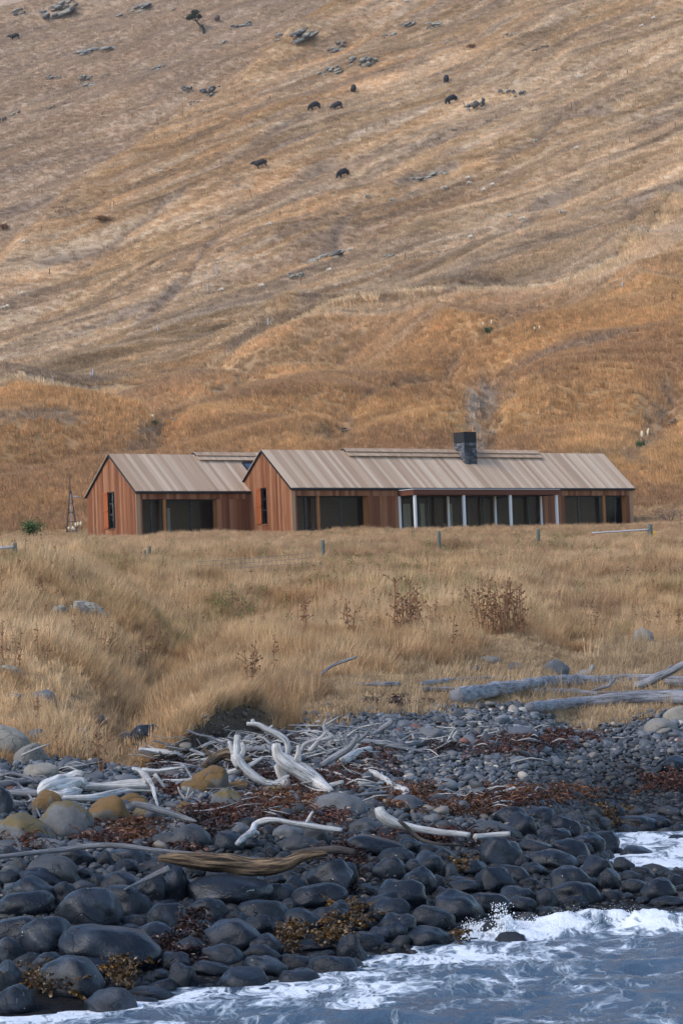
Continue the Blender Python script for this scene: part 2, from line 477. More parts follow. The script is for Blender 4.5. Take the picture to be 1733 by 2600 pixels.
def m_inst(name, rough=.8, trans=0.0, var=.45, spec=.2, soft=0.0):
    """colour from the instance's own tint, varied per piece"""
    k = NT(name); a = k.attr('gcol', 'INSTANCER'); oi = k.n('ObjectInfo')
    c = k.mix(1.0, a.outputs['Color'], k.ramp(oi.outputs['Random'], [(0, 1 - var), (1, 1 + var)]), 'MULTIPLY')
    b = k.attr('blade')
    c = k.mix(1.0, c, k.ramp(b.outputs['Fac'], [(0, 1 - var * .8), (1, 1 + var * .8)]), 'MULTIPLY')
    k.base(c); k.rough(rough); k.b.inputs['Specular IOR Level'].default_value = spec
    if trans:
        t = k.n('BsdfTranslucent'); k.l(c, t.inputs[0]); mx = k.n('MixShader'); mx.inputs[0].default_value = trans
        k.l(k.b.outputs[0], mx.inputs[1]); k.l(t.outputs[0], mx.inputs[2]); k.l(mx.outputs[0], k.out.inputs[0])
    return k.m
M['grass'] = m_inst('dry_grass', .75, .3, .3)
M['kelp'] = m_inst('kelp_blade', .35, .15, .5, .45)
M['pebble'] = m_inst('beach_stone', .6, 0, .55, .4)

def m_ground():
    k = NT('ground_soil'); a = k.attr('gcol')
    v = k.coord('World')
    n = k.noise(v, 3.0, 6, .7); n2 = k.noise(v, 18, 4, .7)
    c = k.mix(.7, a.outputs['Color'], k.ramp(n, [(.3, .55), (.7, 1.4)]), 'MULTIPLY')
    c = k.mix(.6, c, k.ramp(n2, [(.3, .55), (.7, 1.4)]), 'MULTIPLY')
    k.base(c); k.rough(.95); k.b.inputs['Specular IOR Level'].default_value = .1
    k.bump(k.mix(.5, n, n2), 1.0, .25); return k.m
M['ground'] = m_ground()
def m_hill():
    k = NT('hill_grass'); a = k.attr('gcol')
    mp = k.n('Mapping'); mp.vector_type = 'TEXTURE'
    mp.inputs['Rotation'].default_value = (0, 0, math.atan2(SD[1], SD[0])); mp.inputs['Scale'].default_value = (7, 1.6, 3)
    k.l(k.n('NewGeometry').outputs['Position'], mp.inputs['Vector'])
    n = k.noise(mp.outputs[0], 1.0, 8, .68, .6)
    n2 = k.noise(k.coord('World', (1, .45, 1)), 2.2, 4, .75)
    c = k.mix(.75, a.outputs['Color'], k.ramp(n, [(.3, .86), (.7, 1.12)]), 'MULTIPLY')
    c = k.mix(.6, c, k.ramp(n2, [(.25, .8), (.75, 1.18)]), 'MULTIPLY')
    k.base(c); k.rough(.95); k.b.inputs['Specular IOR Level'].default_value = .1
    k.bump(k.mix(.5, n, n2), .6, .3); return k.m
M['hill'] = m_hill()

# ------------------------------------------------------------------ scatter (for uncountable stuff only)
def scatter(name, protos, P, R, SC, IDX, COLR, label, cat):
    pc = bpy.data.collections.new(name + "_pieces")
    for o in protos: pc.objects.link(o)
    n = len(P)
    me = bpy.data.meshes.new(name); me.vertices.add(n); me.vertices.foreach_set("co", np.asarray(P, np.float32).ravel())
    a = me.attributes.new("rot", 'FLOAT_VECTOR', 'POINT'); a.data.foreach_set("vector", np.asarray(R, np.float32).ravel())
    SC = np.asarray(SC, np.float32)
    if SC.ndim == 1: SC = np.repeat(SC[:, None], 3, 1)
    a = me.attributes.new("scl", 'FLOAT_VECTOR', 'POINT'); a.data.foreach_set("vector", SC.ravel())
    a = me.attributes.new("idx", 'INT', 'POINT'); a.data.foreach_set("value", np.asarray(IDX, np.int32))
    c = np.ones((n, 4), np.float32); c[:, :3] = COLR
    a = me.attributes.new("gcol", 'FLOAT_COLOR', 'POINT'); a.data.foreach_set("color", c.ravel())
    o = link(bpy.data.objects.new(name, me))
    ng = bpy.data.node_groups.new(name + "_nodes", 'GeometryNodeTree')
    ng.interface.new_socket("Geometry", in_out='INPUT', socket_type='NodeSocketGeometry')
    ng.interface.new_socket("Geometry", in_out='OUTPUT', socket_type='NodeSocketGeometry')
    gi = ng.nodes.new("NodeGroupInput"); go = ng.nodes.new("NodeGroupOutput")
    ip = ng.nodes.new("GeometryNodeInstanceOnPoints"); ci = ng.nodes.new("GeometryNodeCollectionInfo")
    ci.inputs['Collection'].default_value = pc; ci.inputs['Separate Children'].default_value = True; ci.inputs['Reset Children'].default_value = True
    ip.inputs['Pick Instance'].default_value = True
    def na(nm, dt):
        x = ng.nodes.new("GeometryNodeInputNamedAttribute"); x.data_type = dt; x.inputs[0].default_value = nm; return x.outputs[0]
    ng.links.new(gi.outputs[0], ip.inputs['Points']); ng.links.new(ci.outputs[0], ip.inputs['Instance'])
    ng.links.new(na("idx", 'INT'), ip.inputs['Instance Index'])
    ng.links.new(na("rot", 'FLOAT_VECTOR'), ip.inputs['Rotation']); ng.links.new(na("scl", 'FLOAT_VECTOR'), ip.inputs['Scale'])
    ng.links.new(ip.outputs[0], go.inputs[0])
    md = o.modifiers.new("scatter", 'NODES'); md.node_group = ng
    tag(o, label, cat, kind="stuff")
    return o

def proto(name, V, Fc, mat, blade=None, smooth=False):
    me = bpy.data.meshes.new(name); me.from_pydata(V, [], Fc); me.update()
    if blade is not None:
        a = me.attributes.new("blade", 'FLOAT', 'POINT'); a.data.foreach_set("value", np.asarray(blade, np.float32))
    me.materials.append(mat)
    if smooth: me.shade_smooth()
    return bpy.data.objects.new(name, me)

# ------------------------------------------------------------------ the ground and the hill
STRAW = np.array([.54, .345, .165]); PALE = np.array([.62, .45, .27]); ORANGE = np.array([.43, .258, .12])
RUST = np.array([.33, .19, .10]); MAUVE = np.array([.27, .195, .135]); GREEN = np.array([.17, .17, .05])
SOIL = np.array([.13, .10, .075]); SHINGLE = np.array([.02, .02, .022])

def near_color(X, Y):
    n = fbm(X / 4, Y / 6, 81, 4)[..., None]; n2 = fbm(X / 1.2, Y / 2, 83, 3)[..., None]
    c = STRAW * (1 - n) + PALE * n
    c = c + (ORANGE - c) * (sstep(.5, .72, n2) * .65)
    c = c + (RUST - c) * (sstep(.52, .72, fbm(X / 7, Y / 10, 87, 3))[..., None] * .55)
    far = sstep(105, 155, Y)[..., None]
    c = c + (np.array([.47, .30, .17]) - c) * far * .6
    return c * np.array([1.015, 1.0, 1.0])

def hill_color(X, Y):
    p, q = streak(X, Y); wob = fbm(p / 30, q / 30, 31, 3) * 13
    n = sstep(.2, .8, fbm(p / 26, (q + wob) / 6, 101, 3))[..., None]
    n2 = fbm(p / 60, q / 40, 103, 3)[..., None]
    d, t, s = polydist(X, Y, HL['track'], .5)
    below = (s < 0)
    lowf = sstep(0, 24, np.where(below, d, -d) + 16 * (fbm(p / 14, q / 8, 109, 3) - .5))[..., None]
    c = np.array([.49, .335, .185]) * (1 - n) + np.array([.62, .455, .285]) * n
    c = c + (np.array([.49, .305, .15]) - c) * (sstep(.46, .70, fbm(p / 45, (q + wob) / 16, 107, 4))[..., None] * .6)
    c = c + (np.array([.34, .245, .17]) - c) * (sstep(.48, .74, fbm(p / 18, (q + wob) / 4.5, 113, 4))[..., None] * .55)
    st1 = fbm(p / 16, (q + wob) / 1.9, 161, 4); st2 = fbm(p / 34, (q + wob) / 5.5, 163, 4)
    c = c * (1 + .85 * (st1 - .5) + .55 * (st2 - .5))[..., None]
    c = c + (np.array([.36, .27, .20]) - c) * (sstep(.56, .72, fbm(p / 24, (q + wob) / 3.2, 165, 4)) * .5)[..., None]
    c = c + (np.array([.66, .52, .36]) - c) * (sstep(.55, .72, fbm(p / 20, (q + wob) / 2.4, 167, 4)) * .6)[..., None]
    low = ORANGE * (1 - n) + np.array([.50, .305, .135]) * n
    low = low * (1 + .5 * (st2 - .5) + .3 * (st1 - .5))[..., None] * 1.08
    low = low + (RUST - low) * (sstep(.48, .66, fbm(p / 25, q / 12, 127, 3))[..., None] * .7)
    c = c + (low - c) * lowf
    top = sstep(470, 600, Y)[..., None]
    c = c + (np.array([.40, .295, .21]) - c) * top * .3
    # bare earth: above the track, in gullies and under scarps
    bare = np.where(~below, np.exp(-((d - 2.0) / 2.0) ** 2), 0) * .9 * sstep(.42, .62, fbm(X / 9, Y / 12, 131, 3))
    for gp in HL['gullies']:
        dd, tt, ss = polydist(X + 2.2 * (fbm(X / 3, Y / 5, 133, 3) - .5) * 2, Y, gp, .55)
        bare = np.maximum(bare, .6 * np.exp(-(dd / 1.1) ** 2))
    for sp in HL['scarps']:
        dd, tt, ss = polydist(X + 1.5 * (fbm(X / 3, Y / 5, 137, 3) - .5) * 2, Y, sp, .4)
        bare = np.maximum(bare, .95 * np.exp(-(dd / .75) ** 2))
    bare = np.maximum(bare, .7 * sstep(.66, .78, fbm(p / 20, (q + wob) / 3.2, 139, 5)))
    dc, tc, sc_ = polydist(X, Y, HL['crest'], .6)
    bh = np.where(sc_ > 0, sstep(2, 14, dc), 0)[..., None]
    c = c + (np.array([.42, .31, .22]) - c) * bh * .5
    c = c + (np.array([.52, .335, .165]) - c) * (np.exp(-(dc / 3.0) ** 2) * sstep(.1, .3, tc))[..., None] * .45
    c = c + (MAUVE - c) * bare[..., None]
    dd, tt, ss = polydist(X + 1.6 * (fbm(X / 2, Y / 3, 143, 3) - .5) * 2 + .9, Y, HL['gullies'][0], .55)
    c = c + (np.array([.46, .38, .29]) - c) * (np.exp(-(dd / .6) ** 2) * .8)[..., None]
    rim = np.where(below, np.exp(-((d - 2.2) / 1.6) ** 2), 0)[..., None] * sstep(.4, .6, fbm(X / 3, Y / 5, 141, 3))[..., None]
    c = c + (PALE * 1.05 - c) * rim * .8
    return c * np.array([1.0, .995, 1.03]), bare

# near ground
ny, nx = 470, 300
yy = np.concatenate([np.linspace(-40, 22, 20)[:-1], np.geomspace(22, HILL0 + 1.5, ny)])
ss_ = np.linspace(-1, 1, nx)
Yg = np.repeat(yy[:, None], nx, 1); Xg = ss_[None, :] * (.165 * np.maximum(Yg, 20) + 5)
Zg = height(Xg, Yg)
ge = grass_edge(Xg, Yg)
gf = sstep(-.9, .9, Yg - ge)[..., None]
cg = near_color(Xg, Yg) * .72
_a = Xg / np.maximum(Yg, 20); _yc = np.interp(_a, [-.1, -.08, -.06, -.04, -.02], [52.6, 53.4, 54.2, 56.2, 58.5])
bank = (np.exp(-((Yg - _yc - .1) / .7) ** 2) * sstep(-.088, -.075, _a) * (1 - sstep(-.04, -.022, _a)))[..., None]
cg = SHINGLE + (cg - SHINGLE) * gf
cg = cg + (SOIL * .85 - cg) * bank
Zg = Zg - .12 * sstep(-1, 1, Yg - HILL0)
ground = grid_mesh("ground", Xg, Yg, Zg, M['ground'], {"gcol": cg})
tag(ground, "dry grassy field running down to a dark stony beach", None, kind="structure")
# the hill
ny, nx = 760, 400
yh = np.concatenate([np.linspace(HILL0, 330, 240)[:-1], np.linspace(330, 620, 440)[:-1], np.linspace(620, 790, 82)])
Yh = np.repeat(yh[:, None], nx, 1); Xh = np.linspace(-1, 1, nx)[None, :] * (.16 * Yh + 6)
Zh = height(Xh, Yh)
ch, bare_h = hill_color(Xh, Yh)
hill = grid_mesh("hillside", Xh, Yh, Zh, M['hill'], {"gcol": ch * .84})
tag(hill, "steep hillside of dry tan and orange grass", None, kind="structure")

# ------------------------------------------------------------------ grass
def tuft(name, rng, nb, rad_, h0, h1, wid, lean, curl, segs=3, mat=None):
    V, Fc, B = [], [], []
    for i in range(nb):
        a = rng.uniform(0, 2 * math.pi); r = rad_ * math.sqrt(rng.uniform())
        bx, by = r * math.cos(a), r * math.sin(a)
        h = rng.uniform(h0, h1); oa = a + rng.normal(0, .7)
        out = rng.uniform(.1, 1) * curl * h
        lx, ly = lean[0] * h * rng.uniform(.4, 1.3) + out * math.cos(oa), lean[1] * h * rng.uniform(.4, 1.3) + out * math.sin(oa)
        fa = rng.uniform(0, 2 * math.pi); wx, wy = math.cos(fa) * wid * .5, math.sin(fa) * wid * .5
        col = rng.uniform()
        b0 = len(V)
        for s in range(segs):
            t = s / segs; k = t ** 1.7; ww = 1 - .55 * t
            zz = h * (t - .22 * t * t * min(1.6, math.hypot(lx, ly) / h))
            V.append((bx + lx * k - wx * ww, by + ly * k - wy * ww, zz - .03 * (s == 0))); V.append((bx + lx * k + wx * ww, by + ly * k + wy * ww, zz - .03 * (s == 0)))
            B += [col, col]
        V.append((bx + lx, by + ly, h * (1 - .22 * min(1.6, math.hypot(lx, ly) / h)))); B.append(col)
        for s in range(segs - 1):
            q = b0 + 2 * s; Fc.append((q, q + 1, q + 3, q + 2))
        q = b0 + 2 * (segs - 1); Fc.append((q, q + 1, q + 2))
    return proto(name, V, Fc, mat or M['grass'], B)

rr = np.random.default_rng(5)
field_tufts = [tuft("grass_tuft", rr, 60, .22, .14, .40, .010, (.18, 0), .75) for _ in range(4)] + \
              [tuft("grass_tuft", rr, 34, .14, .32, .62, .008, (.2, .05), .35) for _ in range(3)] + \
              [tuft("grass_tuft", rr, 70, .3, .04, .13, .010, (.1, 0), .9) for _ in range(2)]
def sample_trap(n, y0, y1, k, b):
    """n points uniform by area in |x| < k*y + b"""
    y = RNG.uniform(y0, y1, int(n * 2.2)); keep = RNG.uniform(0, 1, len(y)) < (k * y + b) / (k * y1 + b)
    y = y[keep][:n]; x = RNG.uniform(-1, 1, len(y)) * (k * y + b)
    return x, y
X, Y = sample_trap(190000, 46, 206, .142, 1.5)
ge = grass_edge(X, Y)
dens = sstep(-.3, 1.2, Y - ge)
thin = np.clip(sstep(0, 7, Y - ge) + .3, 0, 1)
left_rocks = (X / Y < -.075) & (Y < 60)
keep = (RNG.uniform(0, 1, len(X)) < dens * np.where(left_rocks, .75, thin))
# the footprints of the two buildings stay clear
HTH, HA, HW, HLEN, HZ, HEAVE, HRISE = rad(37.717), (-3.122, 171.13), 5.784, 29.416, 10.79, 2.7, 2.505
LZ, LV, LLEN, LW = 10.868, 4.482, 8.682, 5.601
hu = (math.cos(HTH), math.sin(HTH)); hv = (-math.sin(HTH), math.cos(HTH))
U = (X - HA[0]) * hu[0] + (Y - HA[1]) * hu[1]; Vv = (X - HA[0]) * hv[0] + (Y - HA[1]) * hv[1]
inh = ((U > -.1) & (U < HLEN + .1) & (Vv > -.25) & (Vv < HW + .2)) | ((U > -LLEN - .1) & (U < .2) & (Vv > LV - .25) & (Vv < LV + LW + .2)) | ((U > 7.5) & (U < 21) & (Vv > -1.9) & (Vv < .5))
keep &= ~inh
_yc = np.interp(X / Y, [-.1, -.08, -.06, -.04, -.02], [52.6, 53.4, 54.2, 56.2, 58.5])
keep &= ~((Y > _yc - 1.6) & (Y < _yc + .42) & (X / Y > -.085) & (X / Y < -.03))
X, Y = X[keep], Y[keep]; ge = ge[keep]
_nl = 700; _la = RNG.uniform(-.086, -.034, _nl); _ly = np.interp(_la, [-.1, -.08, -.06, -.04, -.02], [52.6, 53.4, 54.2, 56.2, 58.5]) + RNG.uniform(.5, 1.3, _nl)
X = np.concatenate([X, _la * _ly]); Y = np.concatenate([Y, _ly]); ge = np.concatenate([ge, _ly - 20])
Z = height(X, Y)
n = len(X)
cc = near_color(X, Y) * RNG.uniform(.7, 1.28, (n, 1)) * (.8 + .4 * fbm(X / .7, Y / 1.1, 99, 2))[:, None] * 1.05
gp = sstep(.60, .7, fbm(X / 2.2, Y / 5, 91, 3)) * (RNG.uniform(0, 1, n) < .30) * sstep(70, 85, Y)
cc = cc + (GREEN - cc) * gp[:, None] * .8
short = (Y - ge) < 9 * fbm(X / 3, Y / 3, 93, 2) * np.where(X / Y > .0, 1.4, .8) + 3.5 * sstep(-.03, 0, X / Y) + 9 * sstep(.01, .07, X / Y)
idx = np.where(RNG.uniform(0, 1, n) < .3, RNG.integers(4, 7, n), RNG.integers(0, 4, n))
_sm = (short & (X / Y > -.02)).astype(float)[:, None] * .75
cc = cc + (np.array([.50, .36, .215]) * RNG.uniform(.7, 1.2, (n, 1)) - cc) * _sm
idx = np.where(short & ~((X / Y < -.02) & (Y < 62)) & (RNG.uniform(0, 1, n) < .96), RNG.integers(7, 9, n), idx)
_lr = (X / Y < -.07) & (Y < 63) & (ge > 30) & (RNG.uniform(0, 1, n) < .7)
idx = np.where(_lr, RNG.integers(7, 9, n), idx)
sc = np.where(_lr, 1.4, 1.0) * RNG.uniform(.7, 1.25, n) * (.8 + .55 * sstep(.4, .65, fbm(X / 2.5, Y / 3.5, 97, 3))) * (1 - .5 * sstep(135, 160, Y))
rot = np.stack([RNG.normal(0, .12, n), RNG.normal(0, .12, n), RNG.normal(0, .8, n) + (fbm(X / 8, Y / 12, 95, 2) - .5) * 5], -1)
rot[-_nl:, 0] = RNG.uniform(.1, .7, _nl); rot[-_nl:, 2] = RNG.normal(0, .3, _nl)
scatter("field_grass", field_tufts, np.stack([X, Y, Z], -1), rot, sc, idx, cc, "long dry straw coloured grass covering the field", "grass")

hill_tufts = [tuft("hill_tuft", rr, 30, .55, .25, .55, .045, (.45, .1), .5, 2) for _ in range(5)] + \
             [tuft("hill_tuft", rr, 26, .35, .4, .8, .04, (.25, .1), .4, 2) for _ in range(3)]
X, Y = sample_trap(330000, HILL0 - 2, 640, .137, 3)
_x2, _y2 = sample_trap(110000, HILL0 - 2, 350, .137, 3); X = np.concatenate([X, _x2]); Y = np.concatenate([Y, _y2])
c, b = hill_color(X, Y)
p_, q_ = streak(X, Y)
cl = fbm(p_ / 5, q_ / 1.7, 151, 3)
keep = RNG.uniform(0, 1, len(X)) < (1 - .75 * b) * np.clip(.75 + .5 * sstep(.38, .62, cl), 0, 1)
X, Y, c, cl = X[keep], Y[keep], c[keep], cl[keep]
n = len(X); Z = height(X, Y)
_tk = HL['track']; _nt = 2600; _ti = RNG.uniform(0, len(_tk) - 1.001, _nt); _tj = _ti.astype(int); _tf = _ti - _tj; _ta = np.array(_tk)
_tp = _ta[_tj] + (_ta[_tj + 1] - _ta[_tj]) * _tf[:, None]
_fx, _fy = _tp[:, 0] + RNG.normal(0, .8, _nt), _tp[:, 1] - np.abs(RNG.normal(0, 3.0, _nt)) - 1
_fk = fbm(_fx / 3.5, _fy / 6, 171, 3) > .48
_fx, _fy = _fx[_fk], _fy[_fk]; _nf = len(_fx)
X = np.concatenate([X, _fx]); Y = np.concatenate([Y, _fy]); c = np.concatenate([c, np.array([.60, .44, .27]) * RNG.uniform(.75, 1.2, (_nf, 1))]); n = len(X); Z = height(X, Y)
d_, t_, s_ = polydist(X, Y, HL['track'], .5)
low = (s_ < 0) | (Y < 260)
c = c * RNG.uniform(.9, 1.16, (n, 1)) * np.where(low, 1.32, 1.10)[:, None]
idx = np.where(low, RNG.integers(5, 8, n), RNG.integers(0, 5, n))
rot = np.stack([RNG.normal(0, .1, n), RNG.normal(0, .1, n), RNG.normal(0, .5, n) + math.pi + .3], -1)
scatter("hill_grass", hill_tufts, np.stack([X, Y, Z], -1), rot, np.where(np.arange(n) >= n - _nf, 1.5, np.where(low, .85, 1.0)) * RNG.uniform(.55, 1.1, n), idx, c, "wind combed dry grass tufts over the whole hillside", "grass")

# ------------------------------------------------------------------ the two timber houses
_cube = {}
def unit_cube(mat):
    if mat.name not in _cube:
        me = bpy.data.meshes.new("unit_" + mat.name)
        v = [(x, y, z) for x in (-.5, .5) for y in (-.5, .5) for z in (-.5, .5)]
        me.from_pydata(v, [], [(0, 1, 3, 2), (4, 6, 7, 5), (0, 4, 5, 1), (2, 3, 7, 6), (0, 2, 6, 4), (1, 5, 7, 3)]); me.update()
        me.materials.append(mat); _cube[mat.name] = me
    return _cube[mat.name]
def box(name, x0, x1, y0, y1, z0, z1, mat, parent, rot=None):
    o = bpy.data.objects.new(name, unit_cube(mat))
    o.location = ((x0 + x1) / 2, (y0 + y1) / 2, (z0 + z1) / 2); o.scale = (x1 - x0, y1 - y0, z1 - z0)
    if rot: o.rotation_euler = rot
    return link(o, parent)
def prism(name, poly, x0, x1, mat, parent, axis=0):
    """polygon in the two other axes extruded along axis"""
    n = len(poly)
    def pt(a, p): return (a, p[0], p[1]) if axis == 0 else ((p[0], a, p[1]) if axis == 1 else (p[0], p[1], a))
    V = [pt(x0, p) for p in poly] + [pt(x1, p) for p in poly]
    Fc = [tuple(range(n))[::-1], tuple(range(n, 2 * n))] + [(i, (i + 1) % n, n + (i + 1) % n, n + i) for i in range(n)]
    o = mesh_obj(name, V, Fc, mat, parent)
    bm = bmesh.new(); bm.from_mesh(o.data); bmesh.ops.recalc_face_normals(bm, faces=bm.faces); bm.to_mesh(o.data); bm.free()
    return o

def wall_u(px, py, v=0.0):
    """u coordinate (m along the front) where the ray meets the vertical plane at depth v"""
    d = ray(px, py)
    # (d*Y - A).hv = v
    Yy = (v + HA[0] * hv[0] + HA[1] * hv[1]) / (d[0] * hv[0] + hv[1])
    return (d[0] * Yy - HA[0]) * hu[0] + (Yy - HA[1]) * hu[1]
def gable_v(px, py, u):
    d = ray(px, py)
    Yy = (u + HA[0] * hu[0] + HA[1] * hu[1]) / (d[0] * hu[0] + hu[1])
    return (d[0] * Yy - HA[0]) * hv[0] + (Yy - HA[1]) * hv[1], CAMH + d[2] * Yy

SLOPE = math.atan2(HRISE, HW / 2)
OVER = .12                              # eave overhang, measured in v
def build_house(name, label, u0, u1, v0, W, zf, openings, gwin, cap, cover_right):
    root = empty(name, (HA[0], HA[1], 0), HTH)
    tag(root, label, "house")
    rise = HRISE * W / HW; ze = zf + HEAVE; zr = ze + rise; zb = zf - .6
    # wall core: back, right gable and floor slab, set 6 cm behind the boards
    V = []; Fc = []
    def quad(a, b, c_, d_):
        i = len(V); V.extend([a, b, c_, d_]); Fc.append((i, i + 1, i + 2, i + 3))
    i0, i1, b0, b1 = u0 + .06, u1 - .06, v0 + .06, v0 + W - .06
    quad((i0, b1, zb), (i1, b1, zb), (i1, b1, ze), (i0, b1, ze))
    quad((i1, b0, zb), (i1, b1, zb), (i1, b1, ze), (i1, b0, ze)); V.extend([(i1, b0, ze), (i1, b1, ze), (i1, v0 + W / 2, zr - .1)]); Fc.append((len(V) - 3, len(V) - 2, len(V) - 1))
    quad((i0, b0, zf), (i1, b0, zf), (i1, b1, zf), (i0, b1, zf))
    wall = mesh_obj("wall", V, Fc, M['shell'], root)
    room = mesh_obj("room_partition", [(i0, v0 + 2.6, zf), (i1, v0 + 2.6, zf), (i1, v0 + 2.6, ze + .1), (i0, v0 + 2.6, ze + .1)], [(0, 1, 2, 3)], M['room'], root)
    # left gable: vertical boards cut to the roof line, with the window opening left free
    nb = int(W / .195); bw = W / nb
    gw = gwin
    for i in range(nb):
        va, vb = v0 + i * bw + .004, v0 + (i + 1) * bw - .004
        top = lambda v: ze + rise * (1 - abs(v - v0 - W / 2) / (W / 2)) - .03
        spans = [(zb, None)]
        if vb > gw[0] and va < gw[1]:
            spans = [(zb, gw[2]), (gw[3], None)]
        off = random.uniform(0, .008)
        for (za, zt) in spans:
            pts = [(va, za), (vb, za)]
            if zt is None:
                pts += [(vb, top(vb))]
                if va < v0 + W / 2 < vb: pts += [(v0 + W / 2, top(v0 + W / 2))]
                pts += [(va, top(va))]
            else: pts += [(vb, zt), (va, zt)]
            prism("board", pts, u0 - off, u0 + .03, M['cedar'], wall)
    # gable window with its open shutter
    win = empty("window"); win.parent = root
    a, b, za, zb_ = gw
    box("pane", u0 + .10, u0 + .11, a, b, za, zb_, M['glass'], win)
    for (p0, p1, q0, q1) in ((a, a + .06, za, zb_), (b - .06, b, za, zb_), (a + .06, b - .06, zb_ - .06, zb_), (a + .06, b - .06, za, za + .06), (a + .06, b - .06, za + (zb_ - za) * .36, za + (zb_ - za) * .40), (a + .06, b - .06, za + (zb_ - za) * .66, za + (zb_ - za) * .70)):
        box("frame_bar", u0 + .03, u0 + .09, p0, p1, q0, q1, M['dark'], win)
    box("sill", u0 - .06, u0 + .03, a - .05, b + .05, za - .07, za - .005, M['cedar'], win)
    sh = empty("shutter"); sh.parent = root
    s0, s1 = b + .02, b + .02 + (b - a) * .98
    for j in range(4):
        box("shutter_board", u0 - .055, u0 - .025, s0 + (s1 - s0) * j / 4 + .003, s0 + (s1 - s0) * (j + 1) / 4 - .003, za, zb_, M['shutter'], sh)
    for zz in (zb_ - .10, (za + zb_) / 2, za + .08):
        box("shutter_rail", u0 - .085, u0 - .057, s0, s1, zz - .045, zz + .045, M['shutter'], sh)
    # front: fascia boards under the eave, then walls between the openings
    ft = zf + 2.18
    edges = sorted([(o_['u0'], o_['u1']) for o_ in openings])
    nb = int((u1 - u0) / .25); bw = (u1 - u0) / nb
    for i in range(nb):
        a, b = u0 + i * bw, u0 + (i + 1) * bw
        box("fascia_board", a + .004, b - .004, v0 - .03 - random.uniform(0, .008), v0, ft, ze - .02, M['cedar'], wall)
    cur = u0
    segs = []
    for a, b in edges:
        if a > cur + .02: segs.append((cur, a))
        cur = b
    if cur < u1 - .02: segs.append((cur, u1))
    for a, b in segs:
        k = max(1, round((b - a) / .3)); w = (b - a) / k
        for i in range(k):
            box("board", a + i * w + .004, a + (i + 1) * w - .004, v0 - .025 - random.uniform(0, .008), v0 + .002, zb, ft - .012, M['cedar'], wall)
    # openings
    for o_ in openings:
        a, b, dep = o_['u0'], o_['u1'], o_['dep']
        g = empty("glazed_opening"); g.parent = root
        yb = v0 + dep
        box("head_frame", a, b, yb - .04, yb + .04, ft - .09, ft - .002, M['dark'], g)
        box("sill_frame", a, b, yb - .04, yb + .04, zf, zf + .07, M['dark'], g)
        box("reveal", a - .03, a + .0, v0 + .01, yb + .05, zf, ft, M['cedar'], g)
        box("reveal", b, b + .03, v0 + .01, yb + .05, zf, ft, M['post2'] if dep > .3 else M['cedar'], g)
        cuts = [a] + o_['mull'] + [b]
        for j, m in enumerate(cuts):
            w = .05
            box("mullion", max(a, m - w), min(b, m + w), yb - .035, yb + .035, zf + .07, ft - .09, M['dark'], g)
        for j in range(len(cuts) - 1):
            box("pane", cuts[j] + w + .002, cuts[j + 1] - w - .002, yb - .006, yb + .006, zf + .075, ft - .095, M['glass'], g)
        for (c0, c1) in o_.get('curt', []):
            box("curtain", c0, c1, yb + .25, yb + .30, zf + .05, ft - .5, M['curtain'], g)
        for m in o_.get('cols', []):
            box("timber_column", m - .09, m + .09, v0 + .02, v0 + .16, zf - .1, ft - .004, M['post2'], g)
    # front corner posts
    box("corner_post", u0 - .012, u0 + .30, v0 - .05, v0 - .001, zb, ze - .03, M['post'], root)
    if not cover_right: box("corner_post", u1 - .28, u1 + .03, v0 - .055, v0 - .001, zb, ze - .03, M['post'], root)
    # roof: thin dark deck, boards on the seaward slope and the back slope
    slope = math.atan2(rise, W / 2); ls = (W / 2 + OVER) / math.cos(slope)
    uo0, uo1 = u0 - .10, u1 + (.10 if not cover_right else -.02)
    zo = ze - OVER * math.tan(slope)
    roof = prism("roof", [(v0 - OVER, zo), (v0 + W / 2, zr), (v0 + W + OVER, zo), (v0 + W + OVER, zo + .07), (v0 + W / 2, zr + .09), (v0 - OVER, zo + .07)], uo0 + .01, uo1 - .01, M['dark'], root)
    nb = int((uo1 - uo0) / .295); bw = (uo1 - uo0) / nb
    for side in (0, 1):
        for i in range(nb):
            a, b = uo0 + i * bw + .005, uo0 + (i + 1) * bw - .005
            lift = .115 + random.uniform(-.006, .006)
            cv = v0 + W / 2 + (-1 if side == 0 else 1) * (W / 2 + OVER) / 2
            cz = (zo + zr) / 2
            nv = -math.sin(slope) if side == 0 else math.sin(slope)
            o = bpy.data.objects.new("roof_board", unit_cube(M['roof_board']))
            o.location = ((a + b) / 2, cv + nv * lift, cz + math.cos(slope) * lift)
            o.scale = (b - a, ls + .01, .03); o.rotation_euler = (slope if side == 0 else -slope, 0, 0)
            link(o, roof)
    # verge trim on the left gable
    for sgn in (-1, 1):
        va = v0 + W / 2 + sgn * (W / 2 + OVER + .03)
        prism("verge_trim", [(va, zo - .05), (v0 + W / 2, zr - .03), (v0 + W / 2, zr + .07), (va, zo + .05)], uo0 - .03, uo0 + .009, M['dark'], root)
    # gutter: a half-round trough
    prof = [(v0 - OVER - .02 - .085 + .085 * math.cos(t), zo + .04 + .085 * math.sin(t)) for t in np.linspace(math.pi, 2 * math.pi, 9)]
    prof += [(y * 1.0 + (.012 if y < v0 - OVER - .105 else -.012), z + .012) for y, z in prof[::-1]]
    prism("gutter", prof, uo0 + .02, uo1 - .0, M['gutter'], root)
    box("gutter_board", uo0 + .02, uo1 - .01, v0 - OVER - .014, v0 - OVER - .002, zo - .08, zo + .075, M['dark'], root)
    # ridge vent cap: two raised planks a side with a dark shadow gap
    c0, c1 = cap
    rc = empty("ridge_cap"); rc.parent = root
